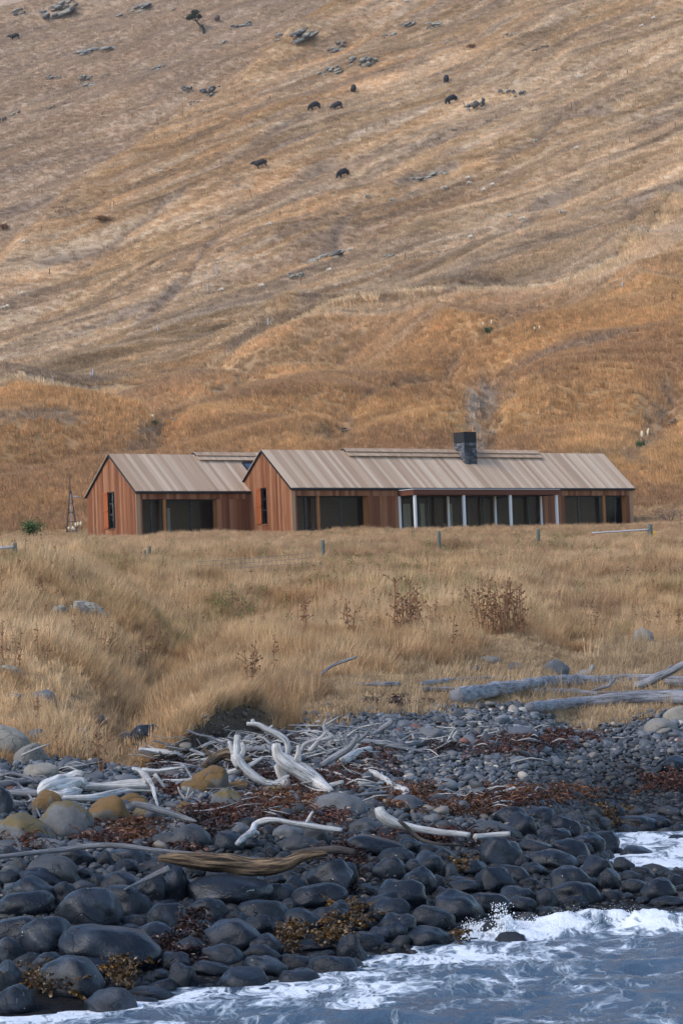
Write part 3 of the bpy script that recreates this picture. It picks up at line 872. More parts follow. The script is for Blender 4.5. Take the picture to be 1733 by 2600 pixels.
    for side in (-1, 1):
        for j, (d0, d1, up) in enumerate(((0.0, .40, .46), (.36, .80, .34))):
            cuts = [c0 - .25 * 0]
            x = c0
            while x < c1 - .01:
                x2 = min(c1, x + random.uniform(3.2, 4.8))
                if c1 - x2 < 1: x2 = c1
                dm = (d0 + d1) / 2
                o = bpy.data.objects.new("cap_plank", unit_cube(M['roof_board']))
                o.location = ((x + x2) / 2, v0 + W / 2 + side * (dm * math.cos(slope) + 0) + side * up * math.sin(slope) * .5, zr + .115 - dm * math.sin(slope) + up * math.cos(slope) * .45)
                o.scale = (x2 - x - .012, d1 - d0, .035); o.rotation_euler = (-side * slope * .92, 0, 0)
                link(o, rc); x = x2
    prism("cap_core", [(v0 + W / 2 - .52, zr - .3), (v0 + W / 2, zr + .22), (v0 + W / 2 + .52, zr - .3)], c0 + .08, c1 - .08, M['dark'], rc)
    return root, ze, zr, ft, slope

py_m = 1300
def ops(lst, v0, py):
    out = []
    for (a, b, dep, mull, cols, curt) in lst:
        out.append(dict(u0=wall_u(a, py, v0), u1=wall_u(b, py, v0), dep=dep, mull=[wall_u(m, py, v0 + dep) for m in mull], cols=[wall_u(c, py, v0 + .09) for c in cols], curt=[(wall_u(p, py, v0 + dep + .3), wall_u(q, py, v0 + dep + .3)) for p, q in curt]))
    return out
ov_long = ops([(754, 934, .55, [774, 802, 864], [807], []),
               (1012, 1372, .10, [1047, 1062, 1085, 1137, 1168, 1186, 1226, 1256, 1262, 1296, 1340], [], [(1022, 1040), (1066, 1076), (1081, 1086), (1140, 1146)]),
               (1432, 1588, .45, [1467, 1520, 1559], [1532], [])], 0.0, 1298)
ov_left = ops([(361, 552, .5, [384, 414, 484], [418], [(424, 431)])], LV, 1310)
def gwin(u, L, R, T, B):
    b, z1 = gable_v(L, T, u); a, z0 = gable_v(R, B, u)
    return (a, b, z0, z1)
gl = gwin(0.0, 1083 * 0 + 620 + 130 * .3316, 620 + 176 * .3316, 1080 + 480 * .3316, 1080 + 755 * .3316)
gL = gwin(-LLEN, 200 + 226 * .3316, 200 + 270 * .3316, 1080 + 512 * .3316, 1080 + 790 * .3316)
capl = (wall_u(868, 1150, HW / 2), wall_u(1360, 1157, HW / 2))
house, ZE, ZR, FT, SL = build_house("timber_house", "long timber house with chimney, white veranda columns and weathered board roof", 0.0, HLEN, 0.0, HW, HZ, ov_long, gl, capl, False)
capL = (wall_u(489, 1155, LV + LW / 2), wall_u(700, 1155, LV + LW / 2))
house2, ZE2, ZR2, FT2, SL2 = build_house("timber_house", "shorter timber house with a skylight, at the left behind the long house", -LLEN, 1.2, LV, LW, LZ, ov_left, gL, capL, True)
# skylight on the shorter house
su0, su1 = wall_u(614, 1183, LV + LW * .36), wall_u(652, 1183, LV + LW * .36)
slg = empty("skylight"); slg.parent = house2
def roofbox(name, ua, ub, da, db, up0, up1, mat, parent):
    """a slab on the front slope of the shorter house; da, db run down from the ridge"""
    dm = (da + db) / 2; um = (up0 + up1) / 2
    o = bpy.data.objects.new(name, unit_cube(mat))
    o.location = ((ua + ub) / 2, LV + LW / 2 - dm * math.cos(SL2) - um * math.sin(SL2), ZR2 - dm * math.sin(SL2) + um * math.cos(SL2))
    o.scale = (ub - ua, db - da, up1 - up0); o.rotation_euler = (SL2, 0, 0); return link(o, parent)
for (ua, ub, da, db) in ((su0, su1, .86, .94), (su0, su1, 1.62, 1.70), (su0, su0 + .08, .945, 1.615), (su1 - .08, su1, .945, 1.615)):
    roofbox("skylight_frame", ua, ub, da, db, .12, .22, M['dark'], slg)
roofbox("skylight_glass", su0 + .08, su1 - .08, .94, 1.62, .13, .18, M['skyglass'], slg)

# veranda in front of the long house
VD = 1.5
ver = empty("veranda"); ver.parent = house
vu0, vu1 = wall_u(1013, 1290, -.06), wall_u(1410, 1280, -VD)
cols_f = [wall_u(c_, 1290, -VD) for c_ in (1053, 1177, 1295, 1412)]
cols_b = [wall_u(c_, 1290, -.09) for c_ in (1014, 1137, 1256, 1372)]
for c_ in cols_f: box("column", c_ - .075, c_ + .075, -VD - .075, -VD + .075, HZ - .6, FT - .05, M['column'], ver)
for c_ in cols_b: box("column", c_ - .06, c_ + .06, -.16, -.04, HZ - .3, FT - .05, M['column'], ver)
fa, fb = cols_f[0] - .2, cols_f[-1] + .15
box("fascia", fa, fb, -VD - .14, -VD - .08, FT - .045, FT + .30, M['fascia'], ver)
box("fascia", fa, fa + .06, -VD - .078, -.05, FT - .045, FT + .30, M['fascia'], ver)
box("fascia", fb - .06, fb, -VD - .078, -.05, FT - .045, FT + .30, M['fascia'], ver)
box("veranda_roof", fa - .06, fb + .06, -VD - .2, -.16, FT + .303, FT + .34, M['column'], ver)
box("soffit", fa + .065, fb - .065, -VD - .075, -.06, FT + .02, FT + .05, M['cedar'], ver)
box("deck", fa - .3, fb + .3, -VD - .3, -.04, HZ - .32, HZ - .12, M['post'], ver)

# chimney: a core, coursed stones and a black metal cowl
cu, cvv = wall_u(1181, 1150, HW * .40), HW * .40
ch_ = empty("chimney"); ch_.parent = house
cs = .50
d = ray(1181, 1098); topz = CAMH + d[2] * (HA[1] + cu * hu[1] + cvv * hv[1])
d = ray(1181, 1124); midz = CAMH + d[2] * (HA[1] + cu * hu[1] + cvv * hv[1])
box("chimney_core", cu - cs, cu + cs, cvv - cs, cvv + cs, ZE + .8, midz - .01, M['mortar'], ch_)
zz = ZE + 1.2
sr = random.Random(4)
while zz < midz - .03:
    hcs = min(sr.uniform(.14, .22), midz - .012 - zz)
    for face in range(4):
        x = -cs - .02
        while x < cs - .05:
            w = min(sr.uniform(.2, .42), cs + .02 - x)
            o_ = sr.uniform(.03, .075)
            if face == 0: args = (cu + x + .01, cu + x + w - .01, cvv - cs - o_, cvv - cs + .01)
            elif face == 1: args = (cu - cs - o_, cu - cs + .01, cvv + x + .01, cvv + x + w - .01)
            elif face == 2: args = (cu + x + .01, cu + x + w - .01, cvv + cs - .01, cvv + cs + o_)
            else: args = (cu + cs - .01, cu + cs + o_, cvv + x + .01, cvv + x + w - .01)
            box("stone", *args, zz + .008, zz + hcs - .008, M['stone'], ch_)
            x += w
    zz += hcs
cw = cs + .02
for (a, b, c_, d_) in ((cu - cw, cu + cw, cvv - cw - .02, cvv - cw), (cu - cw, cu + cw, cvv + cw, cvv + cw + .02), (cu - cw - .02, cu - cw, cvv - cw - .02, cvv + cw + .02), (cu + cw, cu + cw + .02, cvv - cw - .02, cvv + cw + .02)):
    box("cowl_panel", a, b, c_, d_, midz + .005, topz, M['cowl'], ch_)
box("cowl_base", cu - cw + .01, cu + cw - .01, cvv - cw + .01, cvv + cw - .01, midz, midz + .04, M['dark'], ch_)

# ------------------------------------------------------------------ the sea
def shore_depth(X, Y):
    return -near_base(X, Y)
def m_sea():
    k = NT('sea_water')
    f = k.attr('foam').outputs['Fac']
    pos = k.n('NewGeometry').outputs['Position']
    # warp the coordinates so that the foam tears into curls and strings
    w1 = k.n('TexNoise'); w1.inputs['Scale'].default_value = .9; w1.inputs['Detail'].default_value = 3; k.l(k.coord(src=pos, scale=(1, .6, 1)), w1.inputs['Vector'])
    sub = k.n('VectorMath', operation='SUBTRACT'); k.l(w1.outputs['Color'], sub.inputs[0]); sub.inputs[1].default_value = (.5, .5, .5)
    scl = k.n('VectorMath', operation='SCALE'); k.l(sub.outputs[0], scl.inputs[0]); scl.inputs['Scale'].default_value = 1.6
    add = k.n('VectorMath', operation='ADD'); k.l(pos, add.inputs[0]); k.l(scl.outputs[0], add.inputs[1])
    v = k.coord(src=add.outputs[0], scale=(1.0, .42, 1))
    vo = k.n('TexVoronoi', feature='DISTANCE_TO_EDGE'); vo.inputs['Scale'].default_value = 3.0; k.l(v, vo.inputs['Vector'])
    vo2 = k.n('TexVoronoi', feature='DISTANCE_TO_EDGE'); vo2.inputs['Scale'].default_value = 8.5; k.l(v, vo2.inputs['Vector'])
    n = k.noise(v, 1.3, 6, .65)
    n2 = k.noise(v, 10, 6, .75)
    e1 = k.math('SUBTRACT', .30, vo.outputs['Distance']); e2 = k.math('SUBTRACT', .22, vo2.outputs['Distance'])
    s = k.math('ADD', k.math('MULTIPLY', e1, .75), k.math('MULTIPLY', e2, .7))
    s = k.math('ADD', s, k.math('MULTIPLY', k.math('SUBTRACT', n, .5), 2.1))
    s = k.math('ADD', s, k.math('MULTIPLY', k.math('SUBTRACT', n2, .5), .7))
    s = k.math('ADD', s, k.math('MULTIPLY', k.math('SUBTRACT', f, .5), 1.7))
    fm = k.ramp(s, [(.06, 0.0), (.22, .38), (.48, 1.0)])
    deep = k.mix(n, (.034, .066, .108), (.072, .108, .15))
    col = k.mix(fm, deep, k.ramp(fm, [(.0, (.22, .32, .42)), (.5, (.42, .50, .58)), (1, (.70, .74, .79))]))
    k.base(col); k.rough(k.math('ADD', k.math('MULTIPLY', fm, .55), .14))
    k.b.inputs['IOR'].default_value = 1.33
    rip = k.mix(.5, k.noise(k.coord(src=pos, scale=(1, .7, 1)), 3.5, 5, .65), n2)
    h = k.mix(.35, rip, fm)
    k.bump(h, .9, .12)
    return k.m
M['sea'] = m_sea()
BREAK = [gxy(1120, 2392), gxy(1230, 2350), gxy(1330, 2332), gxy(1450, 2322), gxy(1540, 2310), gxy(1640, 2312), gxy(1760, 2318)]
def zplane(px, py):
    d = ray(px, py); y = -CAMH / d[2]; return (d[0] * y, y)
BREAK = [zplane(1120, 2400), zplane(1200, 2372), zplane(1320, 2362), zplane(1440, 2352), zplane(1540, 2345), zplane(1640, 2348), zplane(1780, 2352)]
ys = np.concatenate([np.linspace(-60, 26, 24)[:-1], np.linspace(26, 48, 330)[:-1], np.linspace(48, 66, 90)])
xs = np.concatenate([np.linspace(-50, -8.5, 14)[:-1], np.linspace(-8.5, 10.5, 300), np.linspace(10.5, 50, 14)[1:]])
Xs, Ys = np.meshgrid(xs, ys)
dep = shore_depth(Xs, Ys)
bd, bt, bs = polydist(Xs, Ys, BREAK, 1.0)
wav = (fbm(Xs / 1.6, Ys / .8, 201, 4) - .5) * .26 + (fbm(Xs / .4, Ys / .22, 205, 3) - .5) * .09
wav = wav * (1 - .5 * sstep(.6, 0, dep))
crest = (np.exp(-((bd) / .55) ** 2) * (.03 + .16 * sstep(.08, .30, bt) * (1 - .45 * sstep(.8, 1, bt))))
crest = crest * (.1 + 1.8 * fbm(Xs / .6, Ys / .35, 207, 4))
spiky = np.clip(fbm(Xs / .16, Ys / .16, 209, 3) - .5, 0, 1) * .6 * np.exp(-(bd / .25) ** 2) * sstep(.02, .2, bt) * sstep(.4, .7, vnoise(Xs / .9, Ys, 213))
Zs = wav + crest + spiky - .06
foam = .47 + .09 * sstep(.9, .0, dep) + .16 * (fbm(Xs / 2.5, Ys / 1.5, 211, 3) - .5) * 2
foam = foam - .16 * sstep(1.5, 4.5, Xs) * sstep(38, 33, Ys) + .09 * sstep(-1, -4, Xs)
foam = np.maximum(foam, (.64 + .22 * fbm(Xs / .5, Ys / .4, 215, 3)) * np.exp(-(np.maximum(bd - .1, 0) / 1.2) ** 2) * sstep(0, .1, bt))
foam = np.maximum(foam, .95 * sstep(.35, .0, dep) * sstep(47, 49, Ys))
foam = np.where(Ys > 46, np.maximum(foam, .5 + .3 * fbm(Xs / .8, Ys / .6, 217, 3)), foam)
sea = grid_mesh("sea", Xs, Ys, Zs, M['sea'], {"foam": foam})
tag(sea, "grey blue sea with torn white foam washing at the boulders", None, kind="structure")

# ------------------------------------------------------------------ boulders
def rock_mesh(name, seed, sub=4, rough=.16, flat=0.0, ang=0.0, fine=.02):
    bm = bmesh.new(); bmesh.ops.create_icosphere(bm, subdivisions=sub, radius=.5)
    off = Vector((seed * 13.7, seed * 7.1, seed * 3.3))
    r = random.Random(seed)
    planes = [(Vector((r.gauss(0, 1), r.gauss(0, 1), r.gauss(0, 1))).normalized(), r.uniform(.30, .44)) for _ in range(int(3 + ang * 12))]
    for v in bm.verts:
        d = v.co.normalized()
        n1 = mnoise.noise(d * 1.1 + off); n2 = mnoise.noise(d * 2.6 + off * 1.7); n3 = mnoise.noise(d * 9 + off * 2.3)
        rr_ = .5 * (1 + rough * 1.5 * n1 + rough * .55 * n2 + fine * n3)
        q = d * rr_
        for pn, pd in planes:
            s = q.dot(pn) - pd
            if s > 0: q -= pn * s * (.55 + .4 * ang)
        if flat and q.z < 0: q.z *= (1 - flat)
        v.co = q
    me = bpy.data.meshes.new(name); bm.to_mesh(me); bm.free(); me.shade_smooth()
    return me
ROUND = [rock_mesh("boulder", i + 1, 4, .17, 0, .05 + .03 * (i % 3)) for i in range(12)]
ANGUL = [rock_mesh("boulder", i + 40, 4, .2, 0, .8, .045) for i in range(5)]
_mc = {}
def with_mat(me, mat):
    key = (me.name, mat.name)
    if key not in _mc:
        c = me.copy(); c.materials.clear(); c.materials.append(mat); _mc[key] = c
    return _mc[key]

# traced boulders: photograph x, y of the middle, width, height, tilt (deg, right side down), kind
# kinds: w wet, d damp, g dry grey, t tan, l lichened, o ochre, a = angular wet
BL = """22 2237 52 48 0 w;98 2238 95 50 20 w;137 2217 125 72 20 d;85 2268 115 75 10 w;64 2299 117 60 -3 w;164 2272 57 58 0 w;212 2226 55 32 5 w;207 2253 58 28 0 d;222 2270 46 20 0 w;230 2316 140 100 8 w
319 2292 110 75 25 w;306 2243 92 52 -10 w;380 2264 80 72 10 a;443 2250 58 88 12 w;252 2240 45 42 -10 w;405 2305 58 28 -20 w;424 2337 85 75 0 w;348 2340 68 32 10 w;325 2363 58 30 -15 w;386 2375 112 62 5 w
45 2368 115 68 -4 w;121 2383 125 88 0 w;282 2414 205 105 12 w;26 2420 68 60 0 w;75 2440 75 38 5 w;131 2452 85 52 -5 w;192 2490 148 98 12 w;238 2459 110 48 10 w;22 2483 80 75 10 a;38 2545 88 66 15 w
284 2553 126 76 -5 a;380 2526 105 34 5 w;365 2545 58 24 8 w;444 2444 75 44 12 w;462 2484 68 58 5 w;412 2505 62 34 0 w;404 2475 44 26 0 a;594 2226 125 48 12 w;575 2265 198 72 4 w;709 2267 70 42 0 w
811 2280 115 62 -3 w;837 2238 115 80 15 a;671 2315 102 60 15 w;527 2315 85 62 0 w;598 2331 48 32 0 w;511 2356 56 34 15 w;655 2356 68 50 5 w;596 2378 124 72 0 w;566 2347 48 26 -20 w;767 2347 95 62 18 w
834 2337 95 70 15 a;738 2366 84 30 12 w;483 2407 64 42 0 w;574 2428 98 52 18 w;681 2401 76 54 15 w;663 2430 82 48 0 w;671 2455 92 46 20 w;783 2401 84 28 0 w;537 2461 84 38 10 w;623 2490 130 64 3 a
759 2490 94 52 5 w;748 2442 74 32 10 w;843 2455 114 50 5 w;815 2426 58 24 0 w;677 2528 76 36 0 w;550 2557 54 18 0 w;888 2415 64 66 0 w;747 2248 60 42 0 a;697 2236 50 28 0 a;799 2380 40 22 0 w
949 2149 124 52 12 w;1038 2150 62 38 0 w;1086 2160 64 30 5 w;1129 2178 60 44 5 w;1003 2177 78 38 0 w;990 2211 80 58 5 w;1086 2200 82 58 15 w;1045 2212 50 50 10 w;1060 2245 72 66 15 w;1019 2279 116 74 15 w
987 2292 102 52 10 w;993 2318 98 62 20 w;1009 2358 84 64 20 w;1000 2373 56 48 0 w;1095 2333 88 64 5 w;1159 2308 124 76 18 w;1085 2383 110 52 5 w;1180 2252 80 32 0 w;1252 2241 104 70 10 a;1242 2298 86 52 10 w
1190 2206 76 36 0 w;1268 2168 94 72 15 w;1140 2215 40 38 20 d;1156 2238 56 22 0 w;1242 2362 60 46 0 a;1292 2387 74 38 0 a;1105 2241 34 34 0 w;1120 2270 40 28 10 w;929 2260 50 30 10 w;866 2233 70 78 20 w
905 2305 46 40 -10 w;855 2330 60 66 15 w;962 2378 56 40 15 w;930 2388 90 36 15 w;932 2100 72 42 10 d;1000 2113 56 34 0 d;1095 2085 44 28 0 g;1296 2077 72 46 0 w;1322 2100 68 56 10 w;1252 2110 112 46 5 d
1370 2072 66 38 0 w;1434 2103 70 46 25 w;1405 2120 72 30 0 w;1478 2109 38 26 0 w;1530 2135 70 50 10 w;1491 2143 70 44 10 w;1450 2158 90 48 25 w;1360 2152 70 36 10 w;1399 2184 98 48 8 w;1478 2190 42 32 0 w
1612 2146 86 30 10 w;1616 2184 92 56 10 w;1555 2168 60 28 0 w;1514 2206 76 50 10 w;1580 2200 52 36 20 w;1322 2187 48 30 0 w;1357 2210 54 28 20 w;1300 2222 68 42 15 w;1443 2238 86 64 -20 w;1456 2270 102 56 0 w
1545 2235 60 54 5 a;1600 2228 48 28 10 w;1632 2219 50 30 25 w;1609 2251 50 38 0 w;1670 2264 78 52 10 w;1708 2238 66 30 0 w;1310 2276 86 40 5 w;1322 2299 68 38 0 w;1386 2283 48 42 10 w;1456 2292 54 28 -5 w
1620 2090 100 34 10 w;1587 2110 42 28 0 w;1680 2092 34 24 0 w;1616 2128 54 18 0 w;1555 2062 54 36 10 w;1645 2078 70 18 0 w;1696 2200 50 16 5 w;1354 2345 66 34 0 w;1722 2110 44 30 0 w;1690 2290 70 26 0 w
60 2110 134 78 8 l;160 2092 120 96 0 l;278 2066 100 70 8 o;120 2046 70 58 -10 o;6 2044 50 78 0 w;105 1962 78 42 5 t;375 2072 80 50 10 l;332 2033 66 34 0 o;352 2044 62 30 10 o;121 2146 74 34 5 g
200 2145 62 28 0 g;430 2137 80 40 5 d;450 2105 44 28 0 g;190 2183 92 50 5 w;330 2180 92 52 5 w;265 2188 46 44 0 w;314 2206 76 36 -15 w;45 2200 42 38 0 d;22 2168 50 34 0 w;400 2200 64 40 0 w
537 1988 88 68 -5 o;495 2004 74 40 0 o;574 2038 64 62 0 l;607 1998 52 28 0 o;470 2052 70 30 5 o;697 2011 58 28 0 l;862 2047 110 60 8 g;607 2111 52 38 0 g;580 2145 74 56 15 w;480 2132 96 58 10 d
735 2116 80 42 5 g;802 2125 60 48 10 d;760 2148 90 42 0 d;741 2027 34 34 0 g;799 2075 44 34 -20 g;760 2065 42 38 0 d;1024 2040 72 38 5 g;1312 1862 100 28 3 g;1093 1867 62 30 0 g;1718 1818 54 48 0 t
1673 1847 76 40 0 t;1718 1945 80 46 0 w;1404 1699 62 44 0 g;1629 1624 52 42 -10 t;1240 1679 50 22 0 t;1398 1648 46 10 0 g;1307 1693 40 18 0 g;15 1882 90 76 10 t;79 1914 62 54 20 t;110 1774 58 36 5 g
196 1863 46 38 0 g;194 1896 46 44 0 g;92 1872 42 34 10 g;176 1938 28 28 0 g;240 1976 48 26 0 g;329 1884 44 38 0 d;372 1868 62 50 0 w;362 1896 34 24 0 w;250 1830 36 22 0 g;40 1770 40 16 0 g
310 1945 44 24 0 g;400 1905 60 34 -12 d;430 1965 60 30 0 g;520 1944 80 24 0 g;830 1795 24 16 0 d;765 1798 22 12 0 d;1205 1700 30 18 0 g;1560 1610 0 0 0 g"""
B_ITEMS = []
for ln in BL.replace("\n", ";").split(";"):
    p = ln.split()
    if len(p) < 6 or p[2] == '0': continue
    B_ITEMS.append(tuple(float(x) for x in p[:5]) + (p[5],))
KM = {'w': 'wet', 'a': 'wet', 'd': 'damp', 'g': 'dry', 't': 'tan', 'l': 'lichen', 'o': 'ochre'}
placed = []      # px, py, w, h, object, kind
def put_rock(px, py, w, h, tilt, kind, name="boulder", embed=.38):
    g = ground_hit(px, py + h * embed)
    Y = g.y; mpp = Y / FPX
    c = at(px, py + h * .12, Y + w * mpp * .22)
    me = random.choice(ANGUL if kind == 'a' else ROUND)
    o = bpy.data.objects.new(name, with_mat(me, M[KM[kind]]))
    o.location = c
    yaw = random.choice((0, math.pi)) + random.uniform(-.35, .35)
    o.rotation_euler = Euler((random.uniform(-.15, .15), rad(tilt) - ROLL, 0), 'XYZ')
    o.rotation_euler = (Matrix.Rotation(rad(tilt) + ROLL, 3, 'Y') @ Matrix.Rotation(yaw, 3, 'Z')).to_euler()
    o.scale = (w * mpp * 1.24, w * mpp * random.uniform(.9, 1.1), h * mpp * 1.5)
    link(o)
    placed.append((px, py, w, h, o, kind))
    return o
for it in B_ITEMS: put_rock(*it)
# smaller boulders filling the gaps of the pile, as far as they show
fr = random.Random(8)
tries = 0
while len(placed) < 290 and tries < 6000:
    tries += 1
    px = fr.uniform(-30, 1760)
    top = np.interp(px, [0, 400, 800, 1000, 1300, 1733], [2110, 2100, 2110, 2120, 2070, 2060]); bot = np.interp(px, [0, 400, 900, 1200, 1733], [2540, 2500, 2430, 2340, 2280])
    py = fr.uniform(top, bot); w = fr.uniform(26, 52); h = w * fr.uniform(.5, .75)
    if any(((px - q[0]) / (q[2] * .5 + w * .38)) ** 2 + ((py - q[1]) / (q[3] * .5 + h * .38)) ** 2 < 1 for q in placed): continue
    put_rock(px, py, w, h, fr.uniform(-15, 15), 'w' if py > 2130 else 'd')

# ------------------------------------------------------------------ shingle and cobbles too many to count
def pebble_proto(seed, sub=2):
    me = rock_mesh("beach_pebble", seed, sub, .18, 0, .3, .0); me.materials.append(M['pebble'])
    a = me.attributes.new("blade", 'FLOAT', 'POINT'); a.data.foreach_set("value", np.full(len(me.vertices), .5, np.float32))
    return bpy.data.objects.new("beach_pebble", me)
pebs = [pebble_proto(80 + i) for i in range(8)]
N = 60000
X, Y = sample_trap(N, 33, 80, .14, 1.0)
ge = grass_edge(X, Y); Z = height(X, Y); A_ = X / Y
inside = (Y < ge + np.where(A_ > -.02, 1.0, -.2)) & (Z > -.25)
dens = np.where(Y > ge - .5, .25, 1.0)
keep = inside & (RNG.uniform(0, 1, len(X)) < dens)
X, Y, Z, A_, ge = X[keep], Y[keep], Z[keep], A_[keep], ge[keep]; n = len(X)
rightg = sstep(-.02, .03, A_) * sstep(48, 56, Y)
base = .075 + .05 * RNG.uniform(0, 1, n) + RNG.pareto(3.2, n) * .05
base = np.clip(base, .06, .34)
lowz = sstep(1.1, .2, Z)                      # the wet pile: cobbles larger and dark
base = base * (1 + .25 * lowz)
_bx = np.abs(Y - np.interp(A_, [-.1, -.08, -.06, -.04, -.02], [52.6, 53.4, 54.2, 56.2, 58.5])) < .7
wetf = sstep(1.5, .5, Z + (fbm(X / 2, Y / 3, 301, 2) - .5) * .8)
g = RNG.uniform(.6, 1.5, n)
cc = np.stack([.082 * g, .087 * g, .096 * g], -1)
tanm = RNG.uniform(0, 1, n) < .09
cc[tanm] = np.array([.24, .21, .175]) * g[tanm, None]
redm = RNG.uniform(0, 1, n) < .008
cc[redm] = np.array([.16, .07, .05]) * g[redm, None]
cc = cc * (1 - .80 * wetf[:, None])
P = np.stack([X, Y, Z + base * .12 * (1 - 2 * lowz) + RNG.uniform(0, .05, n) - .05 * lowz], -1)
_nb = 900; _ba = RNG.uniform(-.087, -.028, _nb); _by = np.interp(_ba, [-.1, -.08, -.06, -.04, -.02], [52.6, 53.4, 54.2, 56.2, 58.5]) + RNG.uniform(-.7, .5, _nb); _bx = _ba * _by
P = np.concatenate([P, np.stack([_bx, _by, height(_bx, _by) + .0], -1)]); _bs = np.clip(.05 + RNG.pareto(2.6, _nb) * .04, .04, .24); base = np.concatenate([base, _bs])
cc = np.concatenate([cc, np.array([.10, .085, .07]) * RNG.uniform(.4, 1.5, (_nb, 1))]); n = n + _nb
R = np.stack([RNG.normal(0, .35, n), RNG.normal(0, .35, n), RNG.uniform(0, 6.28, n)], -1)
SC = np.stack([base * RNG.uniform(.9, 1.4, n), base * RNG.uniform(.8, 1.1, n), base * RNG.uniform(.5, .85, n)], -1)
scatter("shingle", pebs, P, R, SC, RNG.integers(0, 8, n), cc, "blue grey shingle and cobbles covering the beach", "shingle")

# ------------------------------------------------------------------ kelp and leaf litter
def kelp_proto(seed, nb, L0, L1, wid):
    r = random.Random(seed); V, Fc, B = [], [], []
    for i in range(nb):
        p = Vector((r.gauss(0, .11), r.gauss(0, .11), r.uniform(0, .08))); a = r.uniform(0, 6.28); L = r.uniform(L0, L1)
        el = r.uniform(-.1, .9); ba = r.gauss(0, 1.6); be = -r.uniform(1.0, 2.6); col = r.uniform(0, 1); tw = r.uniform(0, 3.1)
        b0 = len(V); S_ = 5
        for s in range(S_ + 1):
            t = s / S_
            dirv = Vector((math.cos(a + ba * t) * math.cos(el + be * t), math.sin(a + ba * t) * math.cos(el + be * t), math.sin(el + be * t)))
            side = dirv.cross(Vector((0, 0, 1))).normalized()
            side = Matrix.Rotation(tw + t * 1.5, 3, dirv) @ side
            w = wid * (.4 + .6 * math.sin(math.pi * (.12 + .83 * t))) * r.uniform(.7, 1.2)
            V.append(tuple(p - side * w)); V.append(tuple(p + side * w)); B += [col, col]
            p = p + dirv * (L / S_)
            if p.z < 0: p.z = .004 * r.random()
        for s in range(S_):
            q = b0 + 2 * s; Fc.append((q, q + 1, q + 3, q + 2))
    return proto("kelp_clump", V, Fc, M['kelp'], B, True)
kelps = [kelp_proto(i, 26, .14, .34, .016) for i in range(5)] + [kelp_proto(20 + i, 18, .1, .2, .024) for i in range(3)]
KR = np.array([.062, .021, .011]); KB = np.array([.03, .013, .010]); KG = np.array([.085, .042, .008]); KO = np.array([.10, .040, .016])
kz = [(235, 2125, 42, 26, 90, KR), (350, 2112, 58, 28, 150, KO), (425, 2010, 40, 30, 90, KR), (600, 2080, 110, 38, 300, KR), (705, 2045, 95, 32, 260, KO), (815, 2092, 60, 25, 130, KR), (560, 2120, 60, 22, 90, KB),
      (455, 2150, 40, 16, 50, KR), (880, 2200, 42, 60, 150, KB), (1040, 2025, 70, 30, 160, KO), (1190, 2058, 150, 18, 170, KO), (1370, 2022, 130, 18, 280, KO), (1270, 2045, 90, 16, 160, KR),
      (1330, 1893, 110, 16, 160, KR), (1440, 1878, 90, 14, 130, KR), (1250, 1915, 70, 14, 80, KR), (1700, 1990, 60, 22, 130, KR), (1130, 1912, 40, 14, 70, KB), (1090, 2130, 90, 14, 90, KR), (1200, 2140, 60, 18, 70, KB),
      (1550, 2088, 34, 24, 60, KG), (310, 2486, 48, 34, 60, KG), (130, 2512, 70, 26, 80, KG), (440, 2415, 60, 26, 90, KB), (480, 2360, 30, 40, 60, KB), (745, 2388, 36, 26, 50, KG), (850, 2392, 40, 26, 60, KG), (890, 2345, 60, 30, 70, KG), (1165, 2400, 18, 8, 12, KG),
      (640, 1960, 70, 24, 110, KB), (760, 1990, 100, 22, 140, KR), (690, 1900, 90, 30, 110, KB), (930, 1940, 80, 25, 90, KR), (870, 1990, 70, 30, 90, KR), (1000, 1790, 90, 10, 40, KB), (430, 1950, 70, 20, 50, KB), (1180, 2215, 40, 12, 25, KG), (60, 2150, 80, 14, 30, KR), (300, 2160, 120, 10, 30, KR)]
P, C_, I_, Sx = [], [], [], []
kr = np.random.default_rng(3)
for (px, py, rx, ry, cnt, colr) in kz:
    for i in range(int(cnt * (.55 if colr is not KG else .5))):
        qx, qy = px + kr.normal() * rx * .55, py + kr.normal() * ry * .55
        g_ = ground_hit(qx, qy, y1=90)
        up = kr.uniform(.0, .09) + (.16 if colr is KG else .0) * kr.uniform(.2, 1)
        P.append((g_.x, g_.y - up * .5, g_.z + up)); C_.append(colr * kr.uniform(.5, 1.6)); I_.append(kr.integers(0, 5) if colr is not KG else kr.integers(5, 8)); Sx.append(kr.uniform(.4, .85) * (.95 if colr is KG else 1))
n = len(P)
scatter("washed_up_kelp", kelps, np.array(P), np.stack([kr.normal(0, .3, n), kr.normal(0, .3, n), kr.uniform(0, 6.28, n)], -1), np.array(Sx), I_, np.array(C_), "red brown and golden kelp washed up between the stones", "kelp")

